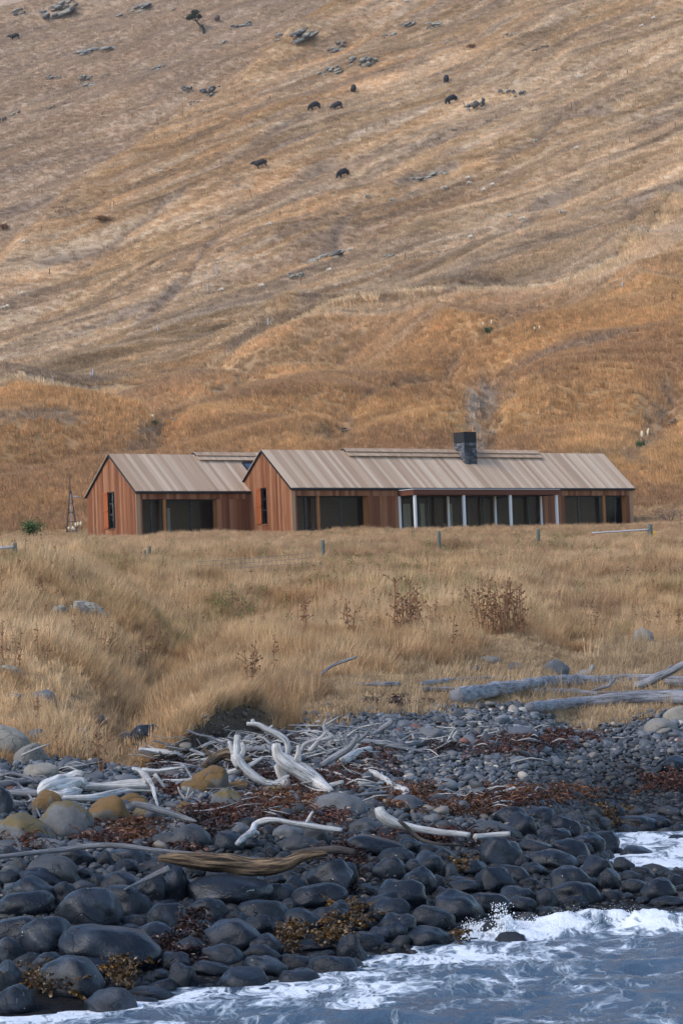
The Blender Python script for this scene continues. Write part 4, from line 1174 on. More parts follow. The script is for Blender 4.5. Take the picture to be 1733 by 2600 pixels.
# ------------------------------------------------------------------ driftwood
def tube_into(V, Fc, UV, pts, radii, sides=10, seed=0, rough=.12, step=.07, flat=1.0, cap=True):
    """a gnarled tapering stem along a smoothed path; adds to the lists"""
    P0 = [Vector(p) for p in pts]; n = len(P0)
    pos, rd = [], []
    for i in range(n - 1):
        a, b, c, d = P0[max(i - 1, 0)], P0[i], P0[i + 1], P0[min(i + 2, n - 1)]
        k = max(2, int((c - b).length / step))
        for j in range(k):
            t = j / k
            pos.append(.5 * ((2 * b) + (c - a) * t + (2 * a - 5 * b + 4 * c - d) * t * t + (3 * b - a - 3 * c + d) * t ** 3))
            rd.append(radii[i] * (1 - t) + radii[i + 1] * t)
    pos.append(P0[-1]); rd.append(radii[-1])
    m = len(pos); prev = None; base = len(V); s_len = 0.0
    ofs = Vector((seed * 5.3, seed * 2.9, seed * 7.7))
    for i in range(m):
        tdir = (pos[min(i + 1, m - 1)] - pos[max(i - 1, 0)]).normalized()
        if prev is None:
            ref = Vector((0, 0, 1)) if abs(tdir.z) < .9 else Vector((0, 1, 0)); nrm = (ref - tdir * ref.dot(tdir)).normalized()
        else: nrm = (prev - tdir * prev.dot(tdir)).normalized()
        prev = nrm; bi = tdir.cross(nrm)
        if i: s_len += (pos[i] - pos[i - 1]).length
        for k in range(sides):
            a = 2 * math.pi * k / sides
            dv = nrm * math.cos(a) * flat + bi * math.sin(a)
            nz = mnoise.noise(Vector((math.cos(a) * 1.2, math.sin(a) * 1.2, s_len * 1.6 / max(.08, rd[0]) * .12)) + ofs) + .5 * mnoise.noise(Vector((math.cos(a) * 3, math.sin(a) * 3, s_len * 1.5)) + ofs)
            V.append(tuple(pos[i] + dv * rd[i] * (1 + rough * 1.6 * nz))); UV.append((a / (2 * math.pi) * 2 if k <= sides / 2 else (1 - a / (2 * math.pi)) * 2, s_len))
    for i in range(m - 1):
        for k in range(sides):
            a = base + i * sides + k; b = base + i * sides + (k + 1) % sides
            Fc.append((a, b, b + sides, a + sides))
    if cap:
        for e, rev in ((0, True), (m - 1, False)):
            ring = [base + e * sides + k for k in range(sides)]
            ci = len(V); V.append(tuple(pos[e] + (pos[e] - pos[e - 1 if e else 1]).normalized() * rd[e] * .15)); UV.append((.5, s_len))
            for k in range(sides):
                a, b = ring[k], ring[(k + 1) % sides]
                Fc.append((b, a, ci) if rev else (a, b, ci))
def finish_wood(name, V, Fc, UV, mat, label, cat="driftwood", group=None, parent=None):
    o = mesh_obj(name, V, Fc, M[mat], parent, smooth=True)
    uv = o.data.uv_layers.new(name="UVMap"); li = np.zeros(len(o.data.loops), np.int32); o.data.loops.foreach_get("vertex_index", li)
    uv.data.foreach_set("uv", np.array(UV, np.float32)[li].ravel())
    if label: tag(o, label, cat, group)
    return o
WOOD = []
def driftwood(name, mat, label, stems, sides=10, rough=.14, group=None, lift=.10):
    """stems: list of (points [(px,py[,dY])], radii px, mode); 'g' lies on the ground, a number = depth row px,py of the spot it stands on"""
    V, Fc, UV = [], [], []
    for si, (pts, rp, mode) in enumerate(stems):
        w = []
        rs = list(rp) if isinstance(rp, (list, tuple)) else [rp] * len(pts)
        if mode == 'g':
            for (p, r) in zip(pts, rs):
                m = ground_hit(p[0], p[1] + r * .6, lift); r_m = r * m.y / FPX
                w.append(at(p[0], p[1], m.y))
            rm = [r * q.y / FPX for r, q in zip(rs, w)]
        else:
            yb = ground_hit(*mode, lift).y
            for p, r in zip(pts, rs): w.append(at(p[0], p[1], min(yb + (p[2] if len(p) > 2 else 0), ground_hit(p[0], p[1] + r * .7, lift).y)))
            rm = [r * yb / FPX for r in rs]
        tube_into(V, Fc, UV, w, rm, sides, seed=len(WOOD) * 3 + si + 1, rough=rough)
    o = finish_wood(name, V, Fc, UV, mat, label, group=group)
    WOOD.append(o); return o
dw = driftwood
# left group
dw("fallen_driftwood", "bleached", "pale driftwood tree with a blocky square butt, lying at the left edge of the beach", [
    ([(208, 1997), (260, 1997), (320, 1993), (378, 1990)], [14, 10, 10, 13], (300, 2012)),
    ([(378, 1990), (368, 1968), (352, 1955), (335, 1951)], [13, 10, 6, 3], (300, 2012)),
    ([(360, 1956), (400, 1958), (440, 1952), (470, 1948)], [6, 4, 4, 3], (300, 2012)),
    ([(160, 2026), (233, 2027), (290, 2014), (330, 2006), (400, 2007)], [7, 9, 9, 8, 6], (300, 2012)),
    ([(376, 1978), (388, 2000), (396, 2030), (402, 2048)], [5, 5, 4, 2], (300, 2016)),
    ([(392, 1965), (408, 1985), (418, 2000)], [5, 4, 3], (300, 2012)),
    ([(98, 2016, -.1), (112, 2008), (150, 1996), (190, 1988), (206, 1990), (218, 1996)], [8, 19, 24, 27, 24, 12], (300, 2014)),
    ([(112, 1998, .1), (150, 1982), (196, 1967), (210, 1970)], [5, 12, 11, 7], (300, 2014)),
    ([(130, 2016, -.15), (160, 2020, -.15), (200, 2008, -.1)], [10, 12, 11], (300, 2014))], 14, .34)
dw("driftwood_log", "greywood", "smooth grey log running off the left edge above the square-butted driftwood tree", [([(-60, 1992), (0, 1990), (60, 1984), (133, 1983)], [9, 9, 9, 8], 'g')])
dw("driftwood_log", "greywood", "short grey log stub left of the square-butted driftwood tree", [([(17, 2014), (60, 2014), (100, 2016)], [8, 9, 9], 'g')])
dw("driftwood_branch", "greywood", "thin forked grey branch resting over the log at the left edge", [([(-20, 1978), (3, 1970), (25, 1964), (60, 1970), (85, 1980), (98, 1988)], [3, 4, 4, 4, 4, 2], (60, 1996)), ([(14, 1966), (3, 1956)], [3, 2], (60, 1996))])
dw("driftwood_branch", "greywood", "whip-thin curved branch drooping below the left edge log", [([(0, 1986), (30, 1983), (62, 2005), (85, 2035), (103, 2074)], [2, 3, 3, 3, 2], (60, 2010)), ([(25, 2030), (50, 2036), (80, 2036)], [3, 3, 3], (60, 2012))])
dw("driftwood_plank", "greywood", "pointed weathered plank lying on ochre boulders below the square-butted tree", [([(336, 2040), (380, 2050), (430, 2064), (470, 2077), (500, 2086)], [8, 9, 9, 7, 2], (430, 2082))], 8, .1, lift=.3)
dw("driftwood_twig", "bleached", "tiny upright white twig between the lichen boulders at left", [([(219, 2050), (222, 2070), (231, 2092)], [2, 3, 3], (230, 2095))])
dw("driftwood_branch", "bleached", "horizontal white branch with a drooping whip, left of the big orange boulder", [([(408, 1982), (450, 1983), (485, 1980), (503, 1972)], [5, 5, 5, 3], (450, 1990)), ([(465, 1942), (480, 1962), (493, 1990)], [3, 3, 2], (450, 1990))])
dw("driftwood_twig", "bleached", "small antler-like white twig in the kelp below the orange boulder", [([(452, 1998), (458, 2014), (472, 2032)], [2, 3, 4], (470, 2036)), ([(480, 2000), (476, 2016), (472, 2030)], [2, 2, 3], (470, 2036)), ([(492, 2010), (482, 2020), (474, 2030)], [2, 2, 2], (470, 2036))])
dw("driftwood_slab", "bleached", "flat white slab with a thin stick against it, below the eroded bank", [([(352, 1903), (390, 1909), (432, 1913), (462, 1919)], [6, 9, 8, 6], (410, 1920))], 8, .2)
dw("driftwood_branch", "greywood", "long thin dark-grey stick slanting below the eroded bank", [([(388, 1880), (430, 1890), (477, 1901), (522, 1918)], [2, 3, 4, 4], (480, 1918))])
dw("driftwood_branch", "greywood", "thin wavy stick leaning against the eroded bank, uppermost there", [([(472, 1853), (505, 1866), (535, 1872), (572, 1894)], [2, 3, 3, 3], (560, 1900))])
dw("driftwood_branch", "darkwood", "dark stick lying flat left of the brown driftwood root", [([(440, 1912), (480, 1915), (530, 1916)], [3, 4, 4], 'g')])
dw("driftwood_root", "brownwood", "gnarled brown root wedged behind the white forked driftwood", [([(517, 1945), (545, 1925), (575, 1912), (600, 1914)], [9, 13, 15, 10], (560, 1945)), ([(540, 1925), (522, 1905), (515, 1896)], [6, 4, 2], (560, 1945)), ([(575, 1925), (610, 1932), (640, 1930)], [10, 9, 6], (560, 1945))], 10, .3)
dw("driftwood_fork", "bleached", "white driftwood trunk with an upright snapped stub at its left end", [
    ([(603, 1866), (602, 1895), (600, 1925), (612, 1945)], [7, 10, 13, 13], (640, 1990)),
    ([(600, 1918), (620, 1950), (650, 1975), (680, 1988), (718, 1992)], [11, 10, 12, 10, 6], (640, 1992)),
    ([(606, 1925), (618, 1905), (612, 1885)], [9, 7, 5], (640, 1990)), ([(596, 1918), (586, 1895), (582, 1882)], [8, 6, 5], (640, 1990)),
    ([(700, 1990), (722, 1975), (735, 1968)], [7, 5, 3], (640, 1992))], 12, .2)
dw("driftwood_branch", "bleached", "straight white branch lying across the forked trunk with the stub", [([(558, 1968, -.2), (600, 1955, -.25), (635, 1943, -.25), (668, 1922, -.1)], [6, 7, 6, 4], (640, 1985))])
dw("fallen_driftwood", "bleached", "thickest white driftwood trunk, sloping down right with a short spike", [
    ([(703, 1888), (706, 1915), (730, 1938), (770, 1962), (805, 1985), (842, 2008)], [11, 15, 20, 20, 17, 7], (770, 2000)),
    ([(752, 1935), (758, 1912), (756, 1892)], [12, 7, 4], (770, 2000)),
    ([(830, 1996), (850, 1990), (872, 1984)], [8, 6, 4], (770, 2000))], 14, .22)
dw("driftwood_stub", "bleached", "broad white stub standing under the thickest driftwood trunk", [([(702, 1940), (712, 1958), (722, 1980), (724, 1992)], [7, 12, 14, 12], (720, 1992))], 10, .25)
dw("driftwood_branch", "bleached", "arching pale branch with a knobbly end, topmost of the driftwood heap", [([(626, 1838), (655, 1840), (675, 1852), (705, 1866), (724, 1880), (730, 1900), (727, 1920)], [5, 7, 8, 9, 9, 8, 6], (700, 1935)), ([(645, 1840), (640, 1826)], [5, 4], (700, 1935)), ([(680, 1852), (692, 1842)], [4, 3], (700, 1935))], 10, .25)
dw("driftwood_log", "greywood", "grey log lying level behind the thickest driftwood trunk", [([(590, 1904), (640, 1902), (700, 1904), (745, 1902)], [8, 9, 9, 7], (660, 1918))])
dw("driftwood_branch", "bleached", "short bent twig rising behind the arching pale branch", [([(652, 1869), (670, 1875), (690, 1893)], [2, 3, 4], (690, 1905))])
# middle group
dw("driftwood_branch", "bleached", "looping white branch right of the arching one, curling over", [([(764, 1912), (770, 1892), (790, 1882), (820, 1876), (846, 1872)], [4, 5, 5, 6, 4], (800, 1915)), ([(785, 1908), (806, 1885), (828, 1858)], [7, 7, 4], (800, 1915))])
dw("driftwood_branch", "bleached", "slender upright forked stick among the driftwood heap", [([(826, 1826), (822, 1850), (838, 1866), (850, 1878)], [2, 4, 5, 4], (840, 1885)), ([(822, 1850), (834, 1880), (838, 1892)], [3, 3, 3], (840, 1885))])
dw("driftwood_branch", "greywood", "stout grey branch forking upward at the right of the driftwood heap", [([(818, 1942), (845, 1925), (880, 1902), (898, 1884), (909, 1864)], [8, 9, 9, 8, 5], (850, 1945)), ([(884, 1897), (905, 1880), (925, 1868), (939, 1851)], [6, 6, 5, 3], (850, 1945)), ([(884, 1895), (878, 1870), (874, 1853)], [4, 3, 2], (850, 1945))])
dw("driftwood_log", "bleached", "short thick cream log end beside the stout forked branch", [([(868, 1935), (890, 1920), (915, 1908), (938, 1902)], [12, 13, 10, 8], 'g')])
dw("driftwood_log", "greywood", "thin log pointing right across the upper shingle", [([(905, 1884), (950, 1886), (990, 1893), (1040, 1902), (1074, 1909)], [6, 7, 6, 5, 3], 'g')])
dw("driftwood_log", "greywood", "slim grey log lying above the thin log on the upper shingle", [([(1000, 1894), (1035, 1889), (1080, 1882)], [6, 6, 5], 'g')])
dw("driftwood_branch", "greywood", "elbow-shaped grey branch on bare soil at the grass edge", [([(942, 1868), (958, 1858), (972, 1848), (990, 1836), (993, 1828)], [5, 7, 7, 7, 4], (965, 1868)), ([(958, 1850), (944, 1834)], [3, 2], (965, 1868))])
dw("driftwood_twig", "bleached", "pair of curved white twigs standing on the upper shingle", [([(1136, 1890), (1142, 1870), (1152, 1852)], [5, 4, 2], (1140, 1890)), ([(1180, 1892), (1160, 1885), (1150, 1872), (1160, 1855)], [3, 4, 4, 2], (1150, 1892))])
dw("driftwood_branch", "bleached", "thin white branch sagging left of the knuckled branch on the shingle", [([(808, 1953), (853, 1963), (885, 1982), (925, 1990), (972, 1989)], [3, 4, 5, 5, 4], 'g')])
dw("driftwood_branch", "bleached", "knuckled white branch lying diagonally on the shingle", [([(923, 1953), (950, 1963), (980, 1982), (1005, 2000), (1030, 2010), (1024, 2022)], [4, 7, 8, 9, 10, 6], 'g')], 10, .22)
dw("driftwood_branch", "greywood", "short straight stick below the sagging white branch", [([(887, 2022), (930, 2017), (980, 2012)], [3, 4, 4], 'g')])
dw("driftwood_branch", "bleached", "hooked white branch curving over the kelp", [([(602, 2142), (620, 2126), (640, 2112), (648, 2094), (670, 2084), (700, 2082), (740, 2089), (805, 2100), (868, 2108)], [6, 8, 9, 8, 8, 7, 7, 7, 5], (700, 2112)), ([(642, 2110), (656, 2116)], [7, 4], (700, 2112)), ([(778, 2090), (785, 2075), (794, 2060)], [4, 4, 3], (700, 2112))], 10, .14, lift=.22)
dw("driftwood_log", "bleached", "long white log broken in the middle, club-ended at left, above the wet boulders", [([(962, 2050), (968, 2066), (990, 2084), (1016, 2095), (1060, 2104), (1110, 2112), (1150, 2116), (1192, 2121)], [12, 15, 14, 11, 9, 8, 8, 7], (1060, 2116))], 12, .16, lift=.34)
dw("driftwood_log", "bleached", "short end piece of the broken white log, lichen spotted at its tip", [([(1204, 2125), (1245, 2121), (1294, 2117)], [8, 7, 7], (1250, 2132))], 10, .16, lift=.34)
dw("driftwood_branch", "darkwood", "black kinked stick crossing under the broken white log", [([(1012, 2082), (1030, 2098), (1050, 2118), (1075, 2134), (1120, 2144), (1170, 2146)], [4, 5, 5, 4, 4, 3], (1050, 2130))], lift=.3)
dw("driftwood_log", "brownwood", "split brown log with pale raw wood, across the boulders", [([(402, 2180), (450, 2182), (500, 2186), (560, 2192), (620, 2198), (680, 2198), (730, 2190), (768, 2176), (830, 2166)], [7, 18, 22, 24, 24, 22, 18, 13, 6], (600, 2215))], 14, .3, lift=.34)
dw("driftwood_log", "darkwood", "dark wet log continuing right behind the split brown log", [([(744, 2170), (790, 2162), (850, 2158), (900, 2164)], [9, 11, 11, 8], (800, 2178))], lift=.34)
dw("driftwood_pole", "greywood", "long thin bowed grey pole over boulders, running off the left edge", [([(-40, 2180), (30, 2172), (80, 2166), (160, 2158), (220, 2149), (271, 2146), (330, 2150), (383, 2158), (440, 2164), (500, 2168)], [6, 6, 6, 7, 7, 7, 7, 6, 6, 5], (250, 2165))], 8, .1, lift=.34)
dw("driftwood_twig", "greywood", "short hooked stick standing above the left end of the bowed pole", [([(28, 2117), (40, 2128), (50, 2148), (52, 2162)], [2, 3, 4, 4], (50, 2166))], lift=.35)
dw("driftwood_branch", "greywood", "thin dark root poking from under the split brown log among wet boulders", [([(318, 2258), (360, 2238), (400, 2218), (430, 2205)], [3, 5, 7, 9], (400, 2240))], lift=.35)
# right group
dw("driftwood_log", "greywood", "biggest grey log with a broken left end, on dry grass by the beach", [([(1160, 1770), (1200, 1760), (1250, 1752), (1324, 1742), (1380, 1734), (1439, 1730), (1535, 1727), (1600, 1724), (1672, 1721)], [22, 21, 19, 17, 17, 15, 14, 12, 9], 'g')], 14, .22)
dw("driftwood_log", "greywood", "smooth pale grey log lying on the shingle at the right edge", [([(1342, 1797), (1400, 1792), (1470, 1785), (1554, 1777), (1650, 1772), (1780, 1772)], [14, 16, 16, 17, 18, 19], 'g')], 14, .1)
dw("driftwood_log", "greywood", "slim tapering log furthest back in the grass above the beach", [([(1068, 1737), (1110, 1732), (1168, 1727), (1240, 1723), (1301, 1719)], [6, 8, 7, 6, 2], 'g')])
dw("driftwood_log", "greywood", "slim grey log touching the broken end of the biggest grey log", [([(1070, 1750), (1120, 1751), (1180, 1752), (1251, 1752)], [6, 7, 7, 6], 'g')])
dw("driftwood_log", "greywood", "short knobbed grey log half hidden in grass, left of the slim logs", [([(905, 1736), (957, 1738), (975, 1737), (1013, 1737)], [4, 4, 7, 6], 'g'), ([(962, 1737), (957, 1728)], [4, 2], 'g')])
dw("driftwood_log", "greywood", "half buried log between the biggest grey log and the smooth pale one", [([(1351, 1756), (1400, 1757), (1460, 1759), (1516, 1763)], [8, 10, 9, 7], 'g')])
dw("driftwood_branch", "greywood", "forked limb slanting up at the right edge over the grey logs", [([(1611, 1742), (1640, 1732), (1669, 1718), (1700, 1704), (1740, 1684), (1775, 1668)], [10, 10, 10, 9, 8, 6], (1650, 1750)), ([(1690, 1708), (1697, 1695), (1706, 1690)], [4, 3, 2], (1650, 1750))], 10, .2)
dw("driftwood_log", "greywood", "thick log end leaving the frame under the slanting forked limb", [([(1688, 1730), (1720, 1732), (1785, 1738)], [13, 15, 15], 'g')])
dw("driftwood_branch", "greywood", "crooked thin branch with an upright prong between the grey logs", [([(1492, 1758), (1520, 1748), (1546, 1740), (1549, 1728), (1543, 1716)], [3, 4, 5, 4, 4], (1520, 1760)), ([(1546, 1740), (1560, 1722)], [4, 3], (1520, 1760)), ([(1500, 1760), (1590, 1757), (1669, 1754), (1740, 1752)], [3, 4, 3, 3], (1520, 1760))])
dw("driftwood_stump", "greywood", "small gnarled stump in grass behind the biggest grey log", [([(1466, 1716), (1482, 1712), (1496, 1716)], [7, 11, 6], (1484, 1722)), ([(1490, 1716), (1500, 1700), (1504, 1688)], [7, 6, 4], (1484, 1722)), ([(1484, 1714), (1478, 1700)], [6, 3], (1484, 1722))], 10, .35)
dw("driftwood_branch", "greywood", "bowed grey branch in the grass left of the slim logs", [([(775, 1706), (788, 1714), (802, 1724)], [4, 4, 3], (790, 1722)), ([(815, 1712), (840, 1692), (872, 1679), (905, 1668)], [4, 4, 4, 3], (830, 1712))])
# twigs that nobody could count
V, Fc, UV = [], [], []
tr = random.Random(9)
for (px, py, rx, ry, cnt) in ((640, 1930, 160, 40, 120), (640, 1900, 90, 25, 60), (860, 1900, 120, 35, 90), (430, 1930, 120, 30, 60), (1050, 1880, 120, 30, 30), (900, 2000, 140, 40, 30), (1250, 1880, 200, 50, 40), (600, 2060, 180, 40, 30), (1550, 1750, 160, 20, 40), (150, 2000, 140, 40, 30), (1300, 2030, 200, 20, 25)):
    for i in range(cnt):
        a = ground_hit(px + tr.gauss(0, .6) * rx, py + tr.gauss(0, .6) * ry, y1=100); an = tr.uniform(0, 6.28); L = tr.uniform(.15, .8)
        a.z += tr.uniform(.04, .16)
        b = a + Vector((math.cos(an) * L * .5, math.sin(an) * L * .5, tr.uniform(-.03, .12))); c = b + Vector((math.cos(an + tr.gauss(0, .5)) * L * .5, math.sin(an) * L * .5, tr.uniform(-.08, .12)))
        r = tr.uniform(.006, .024)
        tube_into(V, Fc, UV, [a, b, c], [r, r * .9, r * .4], 4, i, .1, .2)
tw = finish_wood("driftwood_twigs", V, Fc, UV, 'bleached', None)
tag(tw, "scattered small bleached twigs over the upper beach", "twigs", kind="stuff")

# ------------------------------------------------------------------ spray thrown up by the breaker
pr = np.random.default_rng(21)
V, Fc = [], []
ico = bmesh.new(); bmesh.ops.create_icosphere(ico, subdivisions=1, radius=1.0)
iv = np.array([v.co[:] for v in ico.verts]); ifc = [tuple(v.index for v in f.verts) for f in ico.faces]; ico.free()
def drop(p, r):
    b = len(V); sc_ = np.array([1, 1, pr.uniform(.8, 1.6)])
    V.extend([tuple(q) for q in (iv * r * sc_ * pr.uniform(.75, 1.25, (len(iv), 1)) + np.array(p))]); Fc.extend([tuple(b + i for i in f) for f in ifc])
seg = np.array(BREAK)
for (t0, t1, hmax, cnt) in ((.15, .40, .22, 900), (.40, .62, .28, 1200), (.55, .8, .36, 1800), (.8, 1.0, .2, 900), (.12, .2, .3, 400)):
    for i in range(cnt):
        t = pr.uniform(t0, t1) * (len(seg) - 1); j = min(int(t), len(seg) - 2); q = seg[j] + (seg[j + 1] - seg[j]) * (t - j)
        hh = .07 + hmax * abs(pr.normal()) * .30 * (.4 + 1.2 * float(vnoise(q[0] * 3.1, q[1], 5)))
        drop((q[0] + pr.normal() * .05, q[1] + .05 + pr.normal() * .16, hh * (.5 + .5 * pr.uniform())), pr.uniform(.0015, .009) * (1.4 - min(1, hh / .3)))
p0 = zplane(1275, 2378)
for i in range(420):      # the little plume standing off the boulders
    t = pr.uniform(0, 1) ** 1.6; a_ = pr.normal() * .35
    drop((p0[0] + a_ * .25 * t + pr.normal() * .09 * (1.15 - t), p0[1] + .3 + pr.normal() * .06, .03 + .40 * t), pr.uniform(.003, .017) * (1.15 - t * .6))
M['spray'] = m_plain('white_spray', (.78, .8, .83), .5, 0, .05)
tag(mesh_obj("wave_spray", V, Fc, M['spray'], None, True), "white spray thrown up where the wave breaks on the boulders", "spray", kind="stuff")

# ------------------------------------------------------------------ labels of the boulders
LM = [(282, 2414, "the biggest long boulder"), (230, 2316, "the dented grey boulder"), (284, 2553, "the jagged rock in the foam"), (160, 2092, "the tallest lichen-capped boulder"),
      (537, 1988, "the orange lichen boulder"), (620, 2198, "the split brown log"), (1060, 2104, "the broken white log"), (575, 2265, "the long flat boulder"), (623, 2490, "the pointed boulder in the foam"),
      (1268, 2168, "the blocky glossy boulder"), (1159, 2308, "the sloping whaleback boulder"), (1616, 2184, "the round boulder at the inlet"), (1456, 2270, "the humped boulder above the breaker"),
      (1312, 1862, "the long slab in the shingle"), (862, 2047, "the two-toned grey boulder"), (750, 2090, "the hooked white branch"), (770, 1962, "the thickest driftwood trunk"), (1400, 1735, "the biggest grey log"),
      (160, 1995, "the square-butted driftwood tree"), (1019, 2279, "the leaning black boulder"), (1085, 2383, "the low boulder by the foam"), (596, 2378, "the smooth domed boulder"), (811, 2280, "the smooth oval boulder"),
      (843, 2455, "the low dome at the foam"), (192, 2490, "the egg-shaped boulder by the foam"), (1718, 1818, "the tan boulder at the right edge"), (372, 1868, "the dark boulder under the bank"), (949, 2149, "the long smooth wet boulder")]
SPECIAL = {(282, 2414): "biggest boulder, long and black, lying low at left just above the foam",
 (230, 2316): "large dented grey-black boulder above the biggest long boulder", (284, 2553): "jagged black rock standing in the foam at bottom left", (160, 2092): "tallest lichen-capped grey boulder, egg shaped, at the left of the beach",
 (537, 1988): "big orange-brown lichened boulder below the forked white driftwood", (575, 2265): "long flat-topped black boulder under the split brown log", (623, 2490): "pointed black boulder surrounded by foam, left of centre",
 (1268, 2168): "blocky glossy black boulder under the end of the broken white log", (1159, 2308): "sloping whaleback black boulder left of the breaking wave", (1616, 2184): "round black boulder beside the foamy inlet at right",
 (1456, 2270): "wide humped black boulder just above the breaking wave", (1312, 1862): "long low grey slab of rock in the shingle", (862, 2047): "two-toned pale grey boulder in the kelp, right of the thick trunk",
 (1019, 2279): "large leaning black boulder in the middle of the pile", (1085, 2383): "low black boulder at the foam edge, centre of the shore", (596, 2378): "smooth domed black boulder, largest above the pointed boulder",
 (811, 2280): "smooth oval black boulder right of the long flat-topped one", (843, 2455): "low smooth dome of black rock at the foam edge", (192, 2490): "egg-shaped dark boulder by the foam at lower left",
 (1718, 1818): "tan boulder on the shingle at the right edge", (372, 1868): "dark round boulder under the eroded grassy bank", (949, 2149): "long smooth wet boulder below the broken white log"}
ORD = ["nearest", "second", "third", "fourth", "fifth", "sixth", "seventh", "eighth", "ninth", "tenth", "eleventh", "twelfth", "thirteenth", "fourteenth"]
def side_of(dx, dy):
    if abs(dx) > 2.2 * abs(dy): return "right of" if dx > 0 else "left of"
    if abs(dy) > 2.2 * abs(dx): return "below" if dy > 0 else "above"
    return ("lower" if dy > 0 else "upper") + (" right of" if dx > 0 else " left of")
ADJ = {'w': 'wet black', 'a': 'angular wet black', 'd': 'dark damp', 'g': 'dry grey', 't': 'pale tan', 'l': 'lichen-patched grey', 'o': 'ochre lichened'}
bins = {}
for (px, py, w, h, o, kind) in placed:
    o["category"] = "boulder"; o["group"] = "boulders along the shore"
    if (px, py) in SPECIAL:
        o["label"] = SPECIAL[(px, py)]; continue
    lm = min(LM, key=lambda m: (m[0] - px) ** 2 + ((m[1] - py) * 1.3) ** 2)
    sd = side_of(px - lm[0], py - lm[1])
    size = "large" if w > 100 else ("small" if w < 50 else "medium")
    bins.setdefault((lm[2], sd, kind, size), []).append((math.hypot(px - lm[0], py - lm[1]), o))
for (lm, sd, kind, size), lst in bins.items():
    lst.sort(key=lambda q: q[0])
    for i, (d, o) in enumerate(lst):
        k = (ORD[i] + " " if len(lst) > 1 else "")
        o["label"] = f"{k}{size} {ADJ[kind]} boulder {sd} {lm}"

# ------------------------------------------------------------------ dead thistles and other stalks in the field
M['thistle'] = m_plain('dead_thistle', (.215, .108, .052), .9, 0, .45)
M['stalk'] = m_plain('grey_stalk', (.17, .12, .09), .9, 0, .3)
M['leafgreen'] = m_plain('shrub_leaf', (.055, .10, .02), .6, 0, .5)
M['leafdark'] = m_plain('tree_leaf', (.02, .035, .016), .7, 0, .4)
M['flax'] = m_plain('flax_leaf', (.05, .10, .035), .6, 0, .4)
M['plume'] = m_plain('cream_plume', (.62, .52, .36), .9, 0, .15)
M['bark'] = m_plain('tree_bark', (.05, .04, .034), .95, 0, .4)
def leaf_quad(V, Fc, p, d, w, L):
    s_ = d.cross(Vector((random.gauss(0, 1), random.gauss(0, 1), random.gauss(0, 1)))).normalized() * w
    b = len(V); e = p + d * L; V.extend([tuple(p), tuple(p + d * L * .5 + s_), tuple(e), tuple(p + d * L * .5 - s_)]); Fc.append((b, b + 1, b + 2, b + 3))
def thistle_meshes(seed, stems, H=1.0, spread=.18):
    r = random.Random(seed); st = random.getstate(); random.seed(seed)
    V, Fc, UV = [], [], []; LV_, LF = [], []; HV, HF = [], []
    for i in range(stems):
        h = H * r.uniform(.45 if stems > 5 else .62, 1.0) if i else H; a = r.uniform(0, 6.28); sp = spread * r.uniform(.2, 1)
        bs = (spread * 1.1 * math.sqrt(r.random()) if stems > 5 else 0.0); ba = r.uniform(0, 6.28); B0 = Vector((math.cos(ba) * bs, math.sin(ba) * bs, 0)); sp = sp * (.45 if stems > 5 else 1)
        p = [B0 + Vector((math.cos(a) * sp * t + r.gauss(0, .012), math.sin(a) * sp * t + r.gauss(0, .012), h * t)) for t in (0, .3, .6, 1)]
        tube_into(V, Fc, UV, p, [.012, .010, .008, .006], 5, seed + i, .1, .12)
        def head(c):
            b = len(HV); q = iv * np.array([.02, .02, .024]) * pr.uniform(.7, 1.3, (len(iv), 1)) + np.array(c); HV.extend([tuple(x) for x in q]); HF.extend([tuple(b + k for k in f) for f in ifc])
        head(p[-1])
        for j in range(r.randint(2, 4) if stems > 5 else r.randint(3, 6)):
            t = r.uniform(.5, .95); a2 = r.uniform(0, 6.28); L = r.uniform(.08, .2) * H
            q0 = B0 + Vector((math.cos(a) * sp * t, math.sin(a) * sp * t, h * t)); q1 = q0 + Vector((math.cos(a2) * L * .6, math.sin(a2) * L * .6, L * .55)); q2 = q1 + Vector((math.cos(a2) * L * .3, math.sin(a2) * L * .3, L * .1))
            tube_into(V, Fc, UV, [q0, q1, q2], [.007, .006, .004], 4, seed + j, .1, .15); head(q2)
        for j in range(int((9 if stems > 5 else 26) * h)):
            t = r.uniform(.08, .9); a2 = r.uniform(0, 6.28); q0 = B0 + Vector((math.cos(a) * sp * t, math.sin(a) * sp * t, h * t))
            d = Vector((math.cos(a2), math.sin(a2), r.uniform(-1.2, .3))).normalized(); leaf_quad(LV_, LF, q0, d, r.uniform(.012, .028), r.uniform(.06, .16))
    random.setstate(st)
    out = []
    for nm, v, f in (("stem", V, Fc), ("leaf", LV_, LF), ("seed_head", HV, HF)):
        me = bpy.data.meshes.new(nm); me.from_pydata(v, [], f); me.materials.append(M['thistle']); out.append((nm, me))
    return out
TH1 = [thistle_meshes(300 + i, [1, 2, 2, 3][i], 1.0, .16) for i in range(4)]
THB = [thistle_meshes(320, 30, 1.0, .40), thistle_meshes(321, 18, 1.0, .30)]
def place_thistle(px, py, hpx, label, big=None):
    g = ground_hit(px, py); H = hpx * g.y / FPX * (1.25 if big is None else 1.1)
    root = empty("dead_thistle", (g.x, g.y, g.z - .05), random.uniform(0, 6.28)); root.scale = (H, H, H) if big is None else (H * 1.0, H * 1.0, H)
    tag(root, label, "thistle", "dead thistles in the grass")
    for nm, me in (random.choice(TH1) if big is None else THB[big]):
        o = bpy.data.objects.new(nm, me); link(o, root)
    return root
fx = lambda x: 863 + x / 1.802
fy = lambda y: 1320 + y / 1.802
lx_ = lambda x: x / 1.802
ly_ = lambda y: 1350 + y / 1.802
